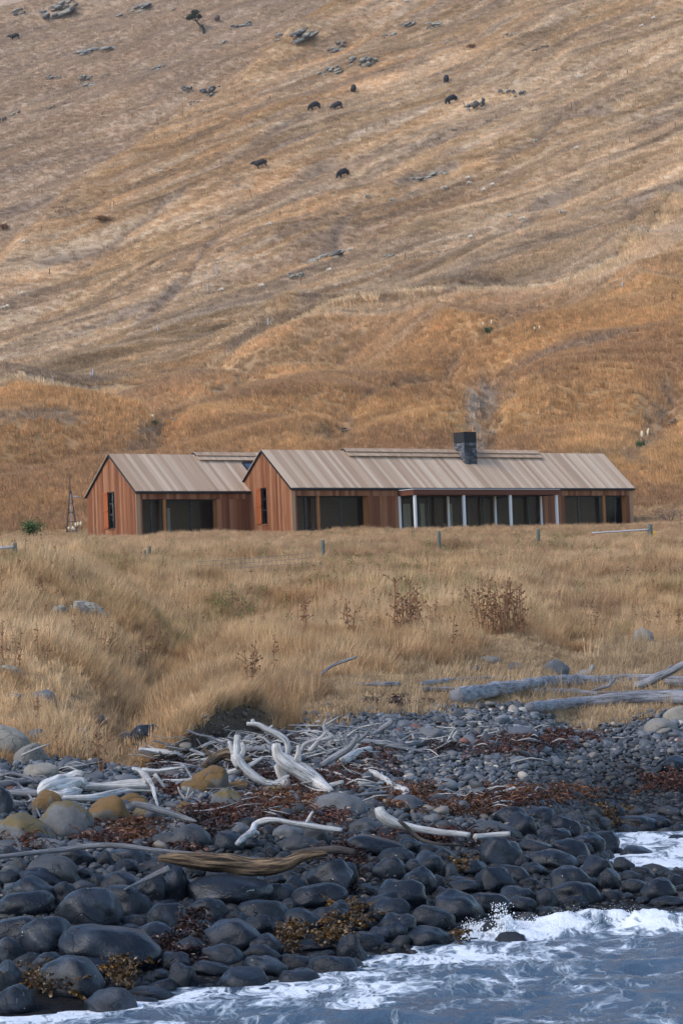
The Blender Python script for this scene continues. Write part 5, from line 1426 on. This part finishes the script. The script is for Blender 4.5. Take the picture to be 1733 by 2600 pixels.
TL = [(fx(335), fy(545), 145, "tall clump of dead brown thistles, left of the biggest thistle clump", 1), (fx(730), fy(525), 135, "biggest bushy clump of dead brown thistles in the field", 0),
 (fx(515), fy(660), 100, "single dark thistle standing lowest between the two thistle clumps", None), (fx(1165), fy(548), 70, "upright dark thistle like a post, right of the biggest clump", None), (fx(975), fy(522), 46, "short thistle just right of the biggest clump", None),
 (fx(1015), fy(422), 46, "thistle standing above right of the biggest clump", None), (fx(1305), fy(322), 60, "bushy thistle at upper right, left of the group near the edge", None), (fx(1225), fy(287), 36, "small thistle above the post-like thistle", None), (fx(1385), fy(275), 38, "small thistle, upper right of the field, second from the fence rail", None),
 (fx(1440), fy(285), 42, "thin thistle among the upper right group, middle one", None), (fx(1510), fy(275), 44, "dark-headed thistle in the upper right group near the edge", None), (fx(1545), fy(302), 42, "rightmost thistle of the upper right group", None), (fx(1465), fy(372), 42, "lone thistle below the upper right group", None),
 (fx(1465), fy(505), 50, "spreading thistle just above the pale rock at right", None), (fx(1545), fy(545), 64, "tall thistle at the right edge beside the pale rock", None), (fx(850), fy(525), 44, "bent thistle leaning out right of the biggest clump", None),
 (fx(50), fy(545), 84, "tall twiggy thistle left of both big clumps", None), (fx(165), fy(425), 52, "slim thistle above left of the second clump", None), (fx(205), fy(382), 36, "faint small thistle above the second clump", None), (fx(405), fy(592), 46, "drooping thistle below the second clump", None),
 (fx(1040), fy(245), 26, "tiny distant thistle under the right fence post", None), (fx(1350), fy(425), 32, "faint thistle above the pale rock, left of the lone one", None), (fx(600), fy(445), 70, "thin thistle between the two big clumps", None), (fx(470), fy(532), 48, "forked thistle right beside the second clump", None),
 (fx(1025), fy(522), 36, "nodding thistle, two right of the biggest clump", None), (fx(95), fy(585), 48, "low dark thistle below the twiggy one", None),
 (lx_(172), ly_(312), 62, "dark thistle on the mound at left", None), (lx_(105), ly_(207), 46, "thistle by the fence at far left", None), (lx_(245), ly_(232), 32, "short thistle above the bare bank at left", None), (lx_(310), ly_(602), 60, "slanting thistle below the bare bank at left", None), (lx_(205), ly_(587), 36, "small thistle left of the slanting one", None),
 (lx_(1140), ly_(745), 112, "tall many-headed thistle near the beach, centre left", None), (lx_(870), ly_(735), 54, "thin dark thistle left of the tall many-headed one", None), (lx_(1250), ly_(645), 80, "thistle up right of the tall many-headed one", None), (lx_(1385), ly_(525), 104, "tall leaning thistle below the wire netting", None),
 (lx_(1385), ly_(595), 36, "low thistle under the tall leaning one", None), (lx_(1215), ly_(522), 40, "pale thistle left of the tall leaning one", None), (lx_(580), ly_(192), 44, "thistle beside the left fence posts", None), (lx_(8), ly_(515), 46, "thistle cut by the left edge of the frame", None),
 (258, 1975, 118, "tall dark-stemmed thistle among the rocks above the square-butted driftwood", None), (95, 1835, 60, "grey dead thistle on the rocky slope at left", None), (150, 1925, 70, "twiggy thistle between the left rocks", None)]
for (px, py, h, lab, big) in TL: place_thistle(px, py, h, lab, big)

# green weeds scattered in the field: uncountable
V, Fc = [], []
gr_ = random.Random(14); random.seed(14)
for (px, py, rx, ry, cnt) in ((1000, 1455, 160, 22, 45), (1300, 1410, 130, 26, 34), (880, 1470, 60, 18, 20), (640, 1560, 120, 30, 18), (1180, 1400, 200, 25, 26), (700, 1420, 90, 20, 12), (450, 1410, 90, 14, 14), (770, 1500, 90, 26, 20), (1580, 1400, 120, 25, 20), (1480, 1530, 120, 20, 8), (240, 1395, 40, 14, 14)):
    for i in range(cnt):
        g = ground_hit(px + gr_.gauss(0, .7) * rx, py + gr_.gauss(0, .7) * ry); H = gr_.uniform(.35, .75)
        for j in range(24):
            t = gr_.uniform(.15, 1); a = gr_.uniform(0, 6.28)
            leaf_quad(V, Fc, g + Vector((gr_.gauss(0, .05), gr_.gauss(0, .05), H * t)), Vector((math.cos(a), math.sin(a), gr_.uniform(.2, 1.4))).normalized(), .014, gr_.uniform(.1, .2))
M['weed'] = m_plain('green_weed', (.16, .17, .05), .8, 0, .4)
tag(mesh_obj("green_weeds", V, Fc, M['weed'], None), "pale green weeds growing up through the dry grass", "weeds", kind="stuff")

# ------------------------------------------------------------------ fence posts, rails and netting
def fence_post(px, top, bot, w, label, mat='greenpost', lean=0.0, extra=None):
    g = ground_hit(px, bot); mpp = g.y / FPX
    h = (bot - top) * mpp * 1.12; r = w * mpp * .58
    root = empty("fence_post", (g.x, g.y, g.z)); tag(root, label, "fence post", "fence posts around the field")
    V, Fc, UV = [], [], []
    tube_into(V, Fc, UV, [(0, 0, -.3), (lean * .5, 0, h * .5), (lean, 0, h)], [r, r, r * .95], 9, int(px), .05, .2)
    mesh_obj("post", V, Fc, M[mat], root, True)
    if extra: extra(root, h, r, mpp)
    return root
def rail_left(length):
    def f(root, h, r, mpp):
        V, Fc, UV = [], [], []; tube_into(V, Fc, UV, [(-r * .5, -r * .6, h * .72), (-length, 0, h * .66)], [.05, .045], 8, 3, .05, .4); mesh_obj("rail", V, Fc, M['greypost'], root, True)
    return f
fence_post(40, 1382, 1420, 9, "weathered fence post with a rail at the far left", extra=rail_left(1.6))
fence_post(381, 1391, 1425, 7, "green-grey fence post in front of the left house")
fence_post(369, 1400, 1428, 5, "thin fence stake just left of the post before the left house")
fence_post(407, 1432, 1445, 7, "low broken fence stub right of the post before the left house")
fence_post(821, 1378, 1432, 9, "tall green-grey fence post in front of the long house")
fence_post(812, 1430, 1456, 8, "short stake standing below the tall fence post", lean=.04)
fence_post(1115, 1354, 1402, 8, "fence post in front of the veranda's left columns")
fence_post(1366, 1347, 1382, 8, "fence post in front of the veranda's right columns")
def right_extra(root, h, r, mpp):
    rail_left(3.1)(root, h, r, mpp)
    box("marker_tag", r * 1.1 + .02, r * 1.1 + .16, -.06, -.02, h * .28, h * .62, M['yellow'], root)
fence_post(1650, 1336, 1380, 11, "fence post with a rail and a yellow tag, right of the long house", extra=right_extra)
# netting sagging between stakes
V, Fc, UV = [], [], []
def wire(a, b, r=.008): tube_into(V, Fc, UV, [a, (Vector(a) + Vector(b)) / 2 - Vector((0, 0, .02)), b], [r, r, r], 3, 1, 0, 1.5, cap=False)
na, nb_ = ground_hit(500, 1478), ground_hit(800, 1458)
for k in range(5): wire(na + Vector((0, 0, .12 + k * .16)), nb_ + Vector((0, 0, .1 + k * .2)))
for k in range(27):
    t = k / 26; p = na.lerp(nb_, t); wire(p + Vector((0, 0, .1)), p + Vector((0, 0, .12 + .64 + .14 * t)), .006)
tag(mesh_obj("wire_netting", V, Fc, M['wire'], None), "sagging wire netting fence in the grass below the tall post", "fence")

# ------------------------------------------------------------------ old windmill tower, shrub, plumes beside the left house
g = ground_hit(183, 1357); mpp = g.y / FPX
tw_ = empty("windmill_tower", (g.x, g.y, g.z)); tag(tw_, "rusty skeletal windmill tower with a bare pole, left of the houses", "tower")
def strut(name, a, b, r, parent, mat='wire'):
    V, Fc, UV = [], [], []; tube_into(V, Fc, UV, [a, b], [r, r], 6, 2, .02, .6); return mesh_obj(name, V, Fc, M[mat], parent, True)
M['rust'] = m_plain('rusty_steel', (.07, .045, .045), .8, .2, .4)
ht = 108 * mpp; wb = .40
for sx in (-1, 1):
    for sy in (-1, 1): strut("leg", (sx * wb, sy * wb, -.2), (sx * .06, sy * .06, ht), .028, tw_, 'rust')
for k, f in enumerate((.08, .3, .52, .74)):
    w = wb * (1 - f) + .06 * f
    for (a, b) in (((-1, -1), (1, -1)), ((1, -1), (1, 1)), ((1, 1), (-1, 1)), ((-1, 1), (-1, -1))):
        strut("brace", (a[0] * w, a[1] * w, ht * f), (b[0] * w, b[1] * w, ht * f), .016, tw_, 'rust')
strut("pump_rod", (0, 0, -.1), (0, 0, ht), .035, tw_, 'greypost')
strut("top_pole", (0, 0, ht), (-.03, 0, ht + 38 * mpp), .038, tw_, 'rust'); strut("collar", (0, 0, ht - .06), (0, 0, ht + .08), .12, tw_, 'rust')
strut("tail_arm", (0, 0, ht * .9), (.64, 0, ht * .88), .04, tw_, 'greypost')
def leafy(name, label, cat, px, py, wpx, hpx, mat, n, lw, ll, stems=5):
    g = ground_hit(px, py); m = g.y / FPX; root = empty(name, tuple(g)); tag(root, label, cat)
    V, Fc, UV = [], [], []; LV_, LF = [], []; r = random.Random(int(px)); random.seed(int(px))
    W_, H_ = wpx * m / 2, hpx * m
    tips = []
    for i in range(stems):
        a = r.uniform(0, 6.28); q = Vector((math.cos(a) * W_ * r.uniform(.2, .8), math.sin(a) * W_ * .6 * r.random(), H_ * r.uniform(.5, .85))); tips.append(q)
        tube_into(V, Fc, UV, [(0, 0, -.1), q * .5 + Vector((0, 0, .06)), q], [.03, .022, .01], 5, i, .1, .3)
    for i in range(n):
        q = r.choice(tips) + Vector((r.gauss(0, W_ * .26), r.gauss(0, W_ * .22), r.gauss(0, H_ * .2))); q.z = max(.05, q.z)
        leaf_quad(LV_, LF, q, Vector((r.gauss(0, 1), r.gauss(0, 1), r.gauss(.2, .8))).normalized(), lw, ll)
    mesh_obj("stem", V, Fc, M['bark'], root); mesh_obj("foliage", LV_, LF, M[mat], root); return root
leafy("green_shrub", "bright green leafy shrub in the grass left of the houses", "shrub", 92, 1370, 70, 40, 'leafgreen', 1300, .035, .12)
leafy("brown_bush", "dark brown bush at the right end of the long house", "bush", 1700, 1330, 90, 34, 'stalk', 700, .015, .16)
leafy("brown_bush", "dark brown bush on the hillside at left, below the spur", "bush", 258, 566, 52, 15, 'thistle', 900, .07, .24)
leafy("brown_bush", "brown bush cut by the left edge halfway up the hill", "bush", 8, 584, 34, 13, 'thistle', 600, .07, .24)
leafy("brown_bush", "small brown bush high on the hillside at right", "bush", 1199, 124, 26, 10, 'thistle', 500, .07, .24)
def plume_plant(px, py, hpx, n, label, flax=True):
    g = ground_hit(px, py); m = g.y / FPX; root = empty("pampas_plant", tuple(g)); tag(root, label, "plant", "plumed grasses"); r = random.Random(int(px + py)); random.seed(int(px))
    H_ = hpx * m
    if flax:
        LV_, LF = [], []
        for i in range(90):
            a = r.uniform(0, 6.28); leaf_quad(LV_, LF, Vector((r.gauss(0, .1), r.gauss(0, .1), 0)), Vector((math.cos(a) * .6, math.sin(a) * .6, r.uniform(.6, 1.6))).normalized(), .035, H_ * r.uniform(.35, .6))
        mesh_obj("foliage", LV_, LF, M['flax'], root)
    for i in range(n):
        x = r.gauss(0, H_ * .22); h = H_ * r.uniform(.75, 1); V, Fc, UV = [], [], []
        tube_into(V, Fc, UV, [(x * .3, 0, 0), (x, 0, h * .7)], [.012, .01], 4, i, 0, .5); mesh_obj("stem", V, Fc, M['stalk'], root)
        V, Fc, UV = [], [], []; tube_into(V, Fc, UV, [(x, 0, h * .66), (x * 1.05, 0, h * .8), (x * 1.12, 0, h * .95), (x * 1.2, 0, h)], [.03, .09, .07, .02], 7, i, .3, .1); mesh_obj("plume", V, Fc, M['plume'], root, True)
plume_plant(1629, 1145, 62, 3, "green flax-like plant with two pale plumes, behind the long house at right")
plume_plant(178, 1360, 26, 3, "cream plumes at the foot of the windmill tower's left leg", False)
plume_plant(194, 1358, 34, 4, "cream plumes in front of the windmill tower's right leg", False)
plume_plant(1238, 848, 40, 2, "plumed plant below the track on the right of the hill")
plume_plant(392, 1080, 30, 2, "pair of pale plumes in the rust grass above the left house")
plume_plant(1362, 852, 26, 2, "faint pale plumes right of the plumed plant below the track", False)

# ------------------------------------------------------------------ hillside: rocks, tree, stock, posts
def outcrop_mesh(seed):
    r = random.Random(seed); bm = bmesh.new()
    for i in range(r.randint(12, 18)):
        t = bmesh.new(); t.from_mesh(OUTC[r.randint(0, 3)])
        sx = r.uniform(.10, .34)
        bmesh.ops.transform(t, matrix=Matrix.Translation((r.uniform(-.45, .45), r.uniform(-.4, .4), r.uniform(-.22, .06))) @ Matrix.Rotation(r.uniform(0, 6.28), 4, 'Z') @ Matrix.Rotation(r.uniform(-.4, .4), 4, 'X') @ Matrix.Diagonal((sx, sx * .8, sx * r.uniform(.5, 1.0), 1)), verts=t.verts)
        me = bpy.data.meshes.new("tmp"); t.to_mesh(me); t.free(); bm.from_mesh(me); bpy.data.meshes.remove(me)
    t = bmesh.new(); t.from_mesh(OUTC[0]); bmesh.ops.transform(t, matrix=Matrix.Translation((0, 0, -.26)) @ Matrix.Diagonal((.95, .85, .26, 1)), verts=t.verts); me = bpy.data.meshes.new("tmp"); t.to_mesh(me); t.free(); bm.from_mesh(me); bpy.data.meshes.remove(me)
    me = bpy.data.meshes.new("rock_outcrop"); bm.to_mesh(me); bm.free(); me.materials.append(M['outcrop']); return me
OUTC = [rock_mesh("outcrop_block", 60 + i, 2, .3, 0, 1.0, .12) for i in range(4)]
OM = [outcrop_mesh(500 + i) for i in range(9)]
OUT = [(140, 18, 96, 42), (45, 24, 44, 22), (335, 22, 100, 18), (440, 24, 18, 12), (235, 122, 110, 26), (130, 192, 52, 18), (210, 194, 46, 20), (222, 216, 64, 18), (112, 217, 22, 9), (265, 190, 22, 9), (36, 288, 40, 22), (5, 300, 22, 26), (128, 272, 30, 12), (388, 172, 60, 10), (560, 105, 50, 10),
 (472, 222, 46, 28), (535, 226, 66, 40), (492, 257, 26, 14), (612, 62, 60, 28), (745, 84, 110, 40), (850, 118, 60, 28), (835, 178, 70, 24), (918, 150, 70, 34), (985, 88, 60, 22), (1025, 60, 60, 12), (1090, 60, 70, 12), (1128, 110, 60, 12), (1012, 146, 34, 8), (1300, 86, 56, 20), (1370, 118, 40, 14),
 (1206, 262, 60, 46), (1320, 232, 36, 30), (1280, 228, 48, 22), (1190, 296, 22, 10), (1242, 304, 20, 12), (1150, 328, 20, 14), (1105, 350, 20, 12), (1045, 370, 28, 10), (1088, 442, 90, 22), (1040, 490, 40, 10), (815, 648, 110, 34), (740, 695, 60, 16), (985, 648, 44, 20), (1238, 738, 40, 12), (600, 470, 20, 8), (1630, 590, 30, 24), (1668, 556, 60, 14), (530, 880, 16, 8), (1480, 45, 40, 10), (1635, 25, 30, 10)]
def zone(px, py):
    v = "along the top edge" if py < 70 else ("high on the hill" if py < 250 else ("halfway up the hill" if py < 520 else "low above the track"))
    return v
zb = {}
random.seed(77)
for i, (px, py, w, h) in enumerate(OUT):
    g = ground_hit(px, py + h * .4); m = g.y / FPX
    o = bpy.data.objects.new("rock_outcrop", OM[i % 9]); o.location = at(px, py, g.y) + Vector((0, 0, -.1)); o.scale = (w * m * 1.1, w * m * .9, max(h * m * 1.9, w * m * .42))
    o.rotation_euler = (Matrix.Rotation(.42, 3, 'X') @ Matrix.Rotation(-rad(random.uniform(8, 22)), 3, 'Y') @ Matrix.Rotation(random.choice((0, math.pi)) + random.uniform(-.3, .3), 3, 'Z')).to_euler(); link(o); zb.setdefault(zone(px, py), []).append((px, w, o))
ORDL = ["leftmost", "second", "third", "fourth", "fifth", "sixth", "seventh", "eighth", "ninth", "tenth", "eleventh", "twelfth", "thirteenth", "fourteenth", "fifteenth", "sixteenth", "seventeenth", "eighteenth", "nineteenth", "twentieth", "twenty-first", "twenty-second", "twenty-third", "twenty-fourth", "twenty-fifth", "twenty-sixth", "twenty-seventh", "twenty-eighth"]
for z_, lst in zb.items():
    lst.sort(key=lambda q: q[0])
    for i, (px, w, o) in enumerate(lst):
        od = "leftmost" if i == 0 else ("rightmost" if i == len(lst) - 1 else ORDL[i] + " from left")
        tag(o, f"{'large' if w > 55 else 'small'} grey rock outcrop {z_}, {od} of that band", "rock", "rock outcrops on the hillside")

# the lone leaning tree
g = ground_hit(517, 84); m = g.y / FPX
tree = empty("leaning_tree", tuple(g)); tag(tree, "lone dark leaning tree near the top left of the hill", "tree")
tp = lambda px, py, dy=0: Vector(at(px, py, g.y + dy)) - g
V, Fc, UV = [], [], []
tube_into(V, Fc, UV, [tp(517, 90), tp(516, 74), tp(508, 64), tp(500, 55), tp(494, 44)], [.32, .3, .22, .16, .1], 7, 4, .15, .4)
tube_into(V, Fc, UV, [tp(500, 55), tp(505, 46), tp(508, 42)], [.14, .1, .06], 6, 5, .15, .4); tube_into(V, Fc, UV, [tp(499, 54), tp(486, 48), tp(478, 45)], [.12, .09, .05], 6, 6, .15, .4)
mesh_obj("trunk", V, Fc, M['bark'], tree, True)
LV_, LF = [], []; r = random.Random(2); random.seed(2)
for (cx, cy, rx, ry, n) in ((488, 42, 12, 6, 420), (496, 32, 11, 7, 420), (506, 42, 8, 5, 240), (480, 46, 8, 4, 200), (512, 66, 5, 4, 60), (516, 72, 3, 4, 40)):
    c = tp(cx, cy)
    for i in range(n):
        d = Vector((r.gauss(0, 1), r.gauss(0, 1), r.gauss(0, 1))).normalized() * (r.random() ** .4)
        leaf_quad(LV_, LF, c + Vector((d.x * rx * m, d.y * rx * m, d.z * ry * m)), Vector((r.gauss(0, 1), r.gauss(0, 1), r.gauss(.3, 1))).normalized(), .09, .28)
mesh_obj("crown", LV_, LF, M['leafdark'], tree)

def skin_mesh(name, joints, edges, mat, lvl=2):
    me = bpy.data.meshes.new(name); me.from_pydata([j[:3] for j in joints], edges, [])
    o = bpy.data.objects.new(name, me); COL.objects.link(o)
    md = o.modifiers.new("skin", 'SKIN'); md.use_smooth_shade = True
    for v, j in zip(me.skin_vertices[0].data, joints): v.radius = (j[3], j[4] if len(j) > 4 else j[3]); v.use_root = False
    me.skin_vertices[0].data[0].use_root = True
    s_ = o.modifiers.new("sub", 'SUBSURF'); s_.levels = lvl; s_.render_levels = lvl
    bpy.context.view_layer.update()
    ev = o.evaluated_get(bpy.context.evaluated_depsgraph_get()); out = bpy.data.meshes.new_from_object(ev)
    bpy.data.objects.remove(o); out.materials.clear(); out.materials.append(mat); out.shade_smooth(); return out
M['cow'] = m_plain('black_cattle_hide', (.010, .010, .012), .75, 0, .4)
M['browncow'] = m_plain('brown_cattle_hide', (.075, .05, .045), .8, 0, .3)
M['sheep'] = m_plain('sheep_wool', (.46, .40, .32), .95, 0, .15)
M['sheepface'] = m_plain('sheep_face', (.5, .46, .4), .9, 0, .2)
# cattle: nose towards +x
def cow_joints(graze=True, turn=0.0):
    J = [(-.15, 0, .98, .42, .47), (-.62, 0, 1.02, .40, .45), (-.95, 0, 1.03, .33, .38), (.32, 0, .95, .42, .49), (.72, 0, 1.02, .36, .44)]
    Ed = [(0, 1), (1, 2), (0, 3), (3, 4)]
    if graze: nk = [(1.05, turn * .1, .88, .24, .28), (1.25, turn * .2, .55, .19), (1.38, turn * .25, .27, .17), (1.48, turn * .28, .10, .11)]
    else: nk = [(1.05, turn * .1, 1.2, .25, .29), (1.28, turn * .25, 1.32, .2), (1.50, turn * .4, 1.2, .17), (1.66, turn * .5, 1.1, .12)]
    b = len(J); J += nk; Ed += [(4, b), (b, b + 1), (b + 1, b + 2), (b + 2, b + 3)]
    e = len(J); hj = nk[1]; J += [(hj[0] - .04, hj[1] + .2, hj[2] + .06, .04), (hj[0] - .04, hj[1] - .2, hj[2] + .06, .04)]; Ed += [(b + 1, e), (b + 1, e + 1)]
    for sy in (-1, 1):
        k = len(J); J += [(.62, sy * .2, .62, .17), (.60, sy * .2, .36, .10), (.62, sy * .2, .05, .09)]; Ed += [(4, k), (k, k + 1), (k + 1, k + 2)]
        k = len(J); J += [(-.80, sy * .2, .70, .22), (-.70, sy * .2, .50, .14), (-.88, sy * .2, .32, .09), (-.82, sy * .2, .05, .09)]; Ed += [(2, k), (k, k + 1), (k + 1, k + 2), (k + 2, k + 3)]
    k = len(J); J += [(-1.06, 0, 1.0, .05), (-1.10, 0, .6, .03), (-1.10, 0, .42, .05)]; Ed += [(2, k), (k, k + 1), (k + 1, k + 2)]
    return J, Ed
cowA = skin_mesh("cow_body", *cow_joints(True, .3), M['cow']); cowB = skin_mesh("cow_body", *cow_joints(False, .2), M['cow'])
cowC = cowB.copy(); cowC.materials.clear(); cowC.materials.append(M['browncow'])
COWS = [(40, 102, 175, 1, "black cow alone at the far left, high on the hill"), (801, 280, 200, 0, "black cow grazing left of two others near the hill's centre"), (857, 280, 160, 0, "smaller black cow just right of the grazing one, near the hill's centre"),
 (897, 238, 100, 0, "black cow seen end-on, above the pair near the hill's centre"), (1132, 214, 95, 1, "black cow seen end-on, uppermost at right beside the rocks"), (1149, 264, 200, 0, "black cow grazing beside the big right outcrop"),
 (665, 428, 176, 1, "black cow standing side-on, leftmost of the lower two"), (874, 452, 205, 0, "black cow grazing downhill, lowest of all the cattle"), (552, 58, 110, 2, "brown cow standing right of the leaning tree")]
for (px, py, ang, kind, lab) in COWS:
    g = ground_hit(px, py); o = bpy.data.objects.new("cow", (cowA, cowB, cowC)[kind]); o.location = (g.x, g.y, g.z + .08); o.rotation_euler = (0, -.25 * math.cos(rad(ang)), rad(ang)); o.scale = (.98, 1.05, 1.05); link(o)
    tag(o, lab, "cow", "cattle on the hillside")
def sheep_mesh():
    J = [(0, 0, .58, .25, .26), (-.36, 0, .60, .23, .24), (.30, 0, .60, .22, .24)]; Ed = [(0, 1), (0, 2)]
    J += [(.50, 0, .56, .13), (.66, 0, .34, .10), (.74, 0, .18, .07)]; Ed += [(2, 3), (3, 4), (4, 5)]
    for sx, a in ((.26, 2), (-.34, 1)):
        for sy in (-1, 1):
            k = len(J); J += [(sx, sy * .12, .30, .06), (sx, sy * .12, .03, .04)]; Ed += [(a, k), (k, k + 1)]
    return skin_mesh("sheep_body", J, Ed, M['sheep'], 1)
shm = sheep_mesh()
rx_ = lambda x: 863 + x / 1.802
SH = [(rx_(587), 457), (rx_(589), 470), (rx_(660), 487), (rx_(699), 474), (rx_(479), 482), (rx_(122), 502), (rx_(235), 513), (rx_(774), 555), (rx_(835), 562), (rx_(1012), 545), (rx_(600), 608), (rx_(50), 641), (rx_(893), 363), (rx_(1082), 382), (rx_(1380), 70), (rx_(1435), 50), (rx_(1095), 201), (rx_(305), 6),
      (113 / 1.802, 618), (100 / 1.802, 751), (15 / 1.802, 787), (38 / 1.802, 783), (735 / 1.802, 440), (1233 / 1.802, 575), (1510 / 1.802, 692), (1015 / 1.802, 742), (1200 / 1.802, 732), (310, 85 * 4.2)]
SH = SH[:-1]
bands = {}
for (px, py) in SH:
    g = ground_hit(px, py + 3); o = bpy.data.objects.new("sheep", shm); o.location = (g.x, g.y, g.z + .12); a = random.uniform(-.5, .5) + random.choice((0, math.pi)); o.rotation_euler = (0, 0, a); o.scale = (.85, .85, .85); link(o)
    b_ = "at the top right of the hill" if py < 220 else ("in the upper flock at right" if py < 530 and px > 800 else ("in the middle flock at right" if px > 800 else ("on the left slope" if px < 300 else "near the hill's centre")))
    bands.setdefault(b_, []).append((px, py, o))
for b_, lst in bands.items():
    lst.sort(key=lambda q: q[0])
    for i, (px, py, o) in enumerate(lst):
        od = "leftmost" if i == 0 else ("rightmost" if i == len(lst) - 1 else ORDL[i] + " from left")
        tag(o, f"cream sheep {b_}, {od} there", "sheep", "sheep on the hillside")
HP = [(551, 672, 700, "pale post standing highest on the left half of the hill"), (529, 720, 745, "pale post below the highest one on the left half"), (404, 828, 848, "pale post left of centre, above the track"), (680, 808, 832, "leaning pale post near centre above the track"), (236, 938, 960, "right one of the paired pale posts above the track"),
      (230, 946, 962, "leaning left one of the paired pale posts above the track"), (139, 954, 974, "leftmost pale post above the track"), (1579, 716, 734, "pale post at the right end of the track"), (1188, 258, 285, "pale post in the rocks at right, high on the hill")]
for (px, t_, b_, lab) in HP:
    g = ground_hit(px, b_); m = g.y / FPX; V, Fc, UV = [], [], []
    lean = random.uniform(-.25, .1); h = (b_ - t_) * m
    tube_into(V, Fc, UV, [(0, 0, -.4), (lean * .5, 0, h * .5), (lean, 0, h)], [.1, .1, .09], 7, int(px), .08, .4)
    o = mesh_obj("hill_post", V, Fc, M['greypost'], None, True); o.location = g; tag(o, lab, "post", "posts on the hillside")
# dark stalks over the hill: uncountable
V, Fc, UV = [], [], []
r = random.Random(6)
for i in range(120):
    px, py = r.uniform(-20, 1750), r.uniform(0, 840) if r.random() < .6 else r.gauss(340, 60)
    if r.random() < .3: px = r.gauss(450, 200)
    g = ground_hit(px, max(2, py)); h = r.uniform(.5, 1.4); x = r.uniform(-.2, .2)
    tube_into(V, Fc, UV, [g, g + Vector((x * .5, 0, h * .6)), g + Vector((x, 0, h))], [.04, .075, .02], 4, i, .5, .3)
st_ = mesh_obj("hill_stalks", V, Fc, M['thistle'], None); tag(st_, "scattered dead thistle stalks over the hillside", "stalks", kind="stuff")

# bare earth and rock showing through the mound at the left of the field
EB = [(232, 1556, 110, 56, 24, "grey bare rock face on the grassy mound at left, largest there"), (150, 1554, 52, 44, 20, "smaller bare rock face left of the largest one on the mound"), (112, 1608, 44, 30, 30, "low bare rock on the mound's left flank"),
      (225, 1608, 60, 40, 35, "dark bare rock below the largest face on the mound"), (35, 1705, 70, 30, 20, "mossy rock in grass at the left edge of the field")]
for i, (px, py, w, h, tilt, lab) in enumerate(EB):
    g = ground_hit(px, py + h * .3); m = g.y / FPX
    o = bpy.data.objects.new("bank_rock", with_mat(OUTC[i % 4], M['outcrop'])); o.location = at(px, py + h * .1, g.y + .25); o.scale = (w * m * 1.15, w * m * .8, h * m * 1.5)
    o.rotation_euler = (0, rad(tilt), random.uniform(-.3, .3)); link(o); tag(o, lab, "rock", "rocks in the grassy mound")

# ------------------------------------------------------------------ the air between the camera and the hill
hz = NT('haze_air'); hz.t.nodes.remove(hz.b)
pv = hz.n('VolumePrincipled'); pv.inputs['Color'].default_value = (.88, .88, .92, 1); pv.inputs['Density'].default_value = .00007; pv.inputs['Anisotropy'].default_value = .2
hz.l(pv.outputs[0], hz.out.inputs['Volume'])
V = [(x, y, z) for x in (-260, 260) for y in (-80, 850) for z in (-30, 330)]
hb = mesh_obj("haze", V, [(0, 1, 3, 2), (4, 6, 7, 5), (0, 4, 5, 1), (2, 3, 7, 6), (0, 2, 6, 4), (1, 5, 7, 3)], hz.m)
tag(hb, "thin pale haze in the air before the hill", None, kind="stuff")

# thin rusty stalks all over the middle of the field: uncountable
V, Fc, UV = [], [], []; LV_, LF = [], []
r = random.Random(41); random.seed(41)
for i in range(420):
    px = r.uniform(-20, 1750); py = r.uniform(1430, 1640) if px > 500 else r.uniform(1400, 1720)
    g = ground_hit(px, py); h = r.uniform(.45, 1.05); x = r.gauss(0, .12)
    tube_into(V, Fc, UV, [g, g + Vector((x * .5, 0, h * .55)), g + Vector((x, 0, h))], [.008, .007, .005], 4, i, .2, .3)
    for j in range(r.randint(5, 12)):
        t = r.uniform(.35, 1); a = r.uniform(0, 6.28)
        leaf_quad(LV_, LF, g + Vector((x * t, 0, h * t)), Vector((math.cos(a), math.sin(a), r.uniform(-.8, .8))).normalized(), r.uniform(.01, .022), r.uniform(.05, .13))
b0 = len(V); V += LV_; Fc += [tuple(b0 + k for k in f) for f in LF]
tag(mesh_obj("dead_stalks", V, Fc, M['thistle'], None), "thin rusty dead stalks scattered through the field grass", "stalks", kind="stuff")

# broken rock in the pale gully behind the chimney and in the gully heads
GR = [(1245, 985, 40, 26, "pale broken rock at the head of the gully right of the chimney"), (1252, 1040, 34, 30, "pale rocks halfway down the gully right of the chimney"), (1238, 1092, 36, 34, "pale rocks low in the gully just right of the chimney"),
      (885, 1085, 40, 26, "grey rubble in the gully above the long house's left ridge"), (1705, 1062, 36, 24, "grey rubble in the gully at the far right, above the plumed plant"), (462, 1062, 44, 18, "grey rubble in the gully above the left house")]
random.seed(5)
M['palerock'] = m_rock('pale_gully_rock', (.16, .14, .12), (.34, .30, .25), .9, .95)
for i, (px, py, w, h, lab) in enumerate(GR):
    g = ground_hit(px, py + h * .3); m = g.y / FPX
    o = bpy.data.objects.new("rock_outcrop", with_mat(OM[i % 9], M['palerock'] if i < 3 else M['outcrop'])); o.location = at(px, py, g.y) + Vector((0, 0, -.15)); o.scale = (w * m * 1.2, w * m * 1.1, h * m * 1.2)
    o.rotation_euler = (.35, random.uniform(-.2, .2), random.uniform(0, 6.28)); link(o); tag(o, lab, "rock", "rock outcrops on the hillside")
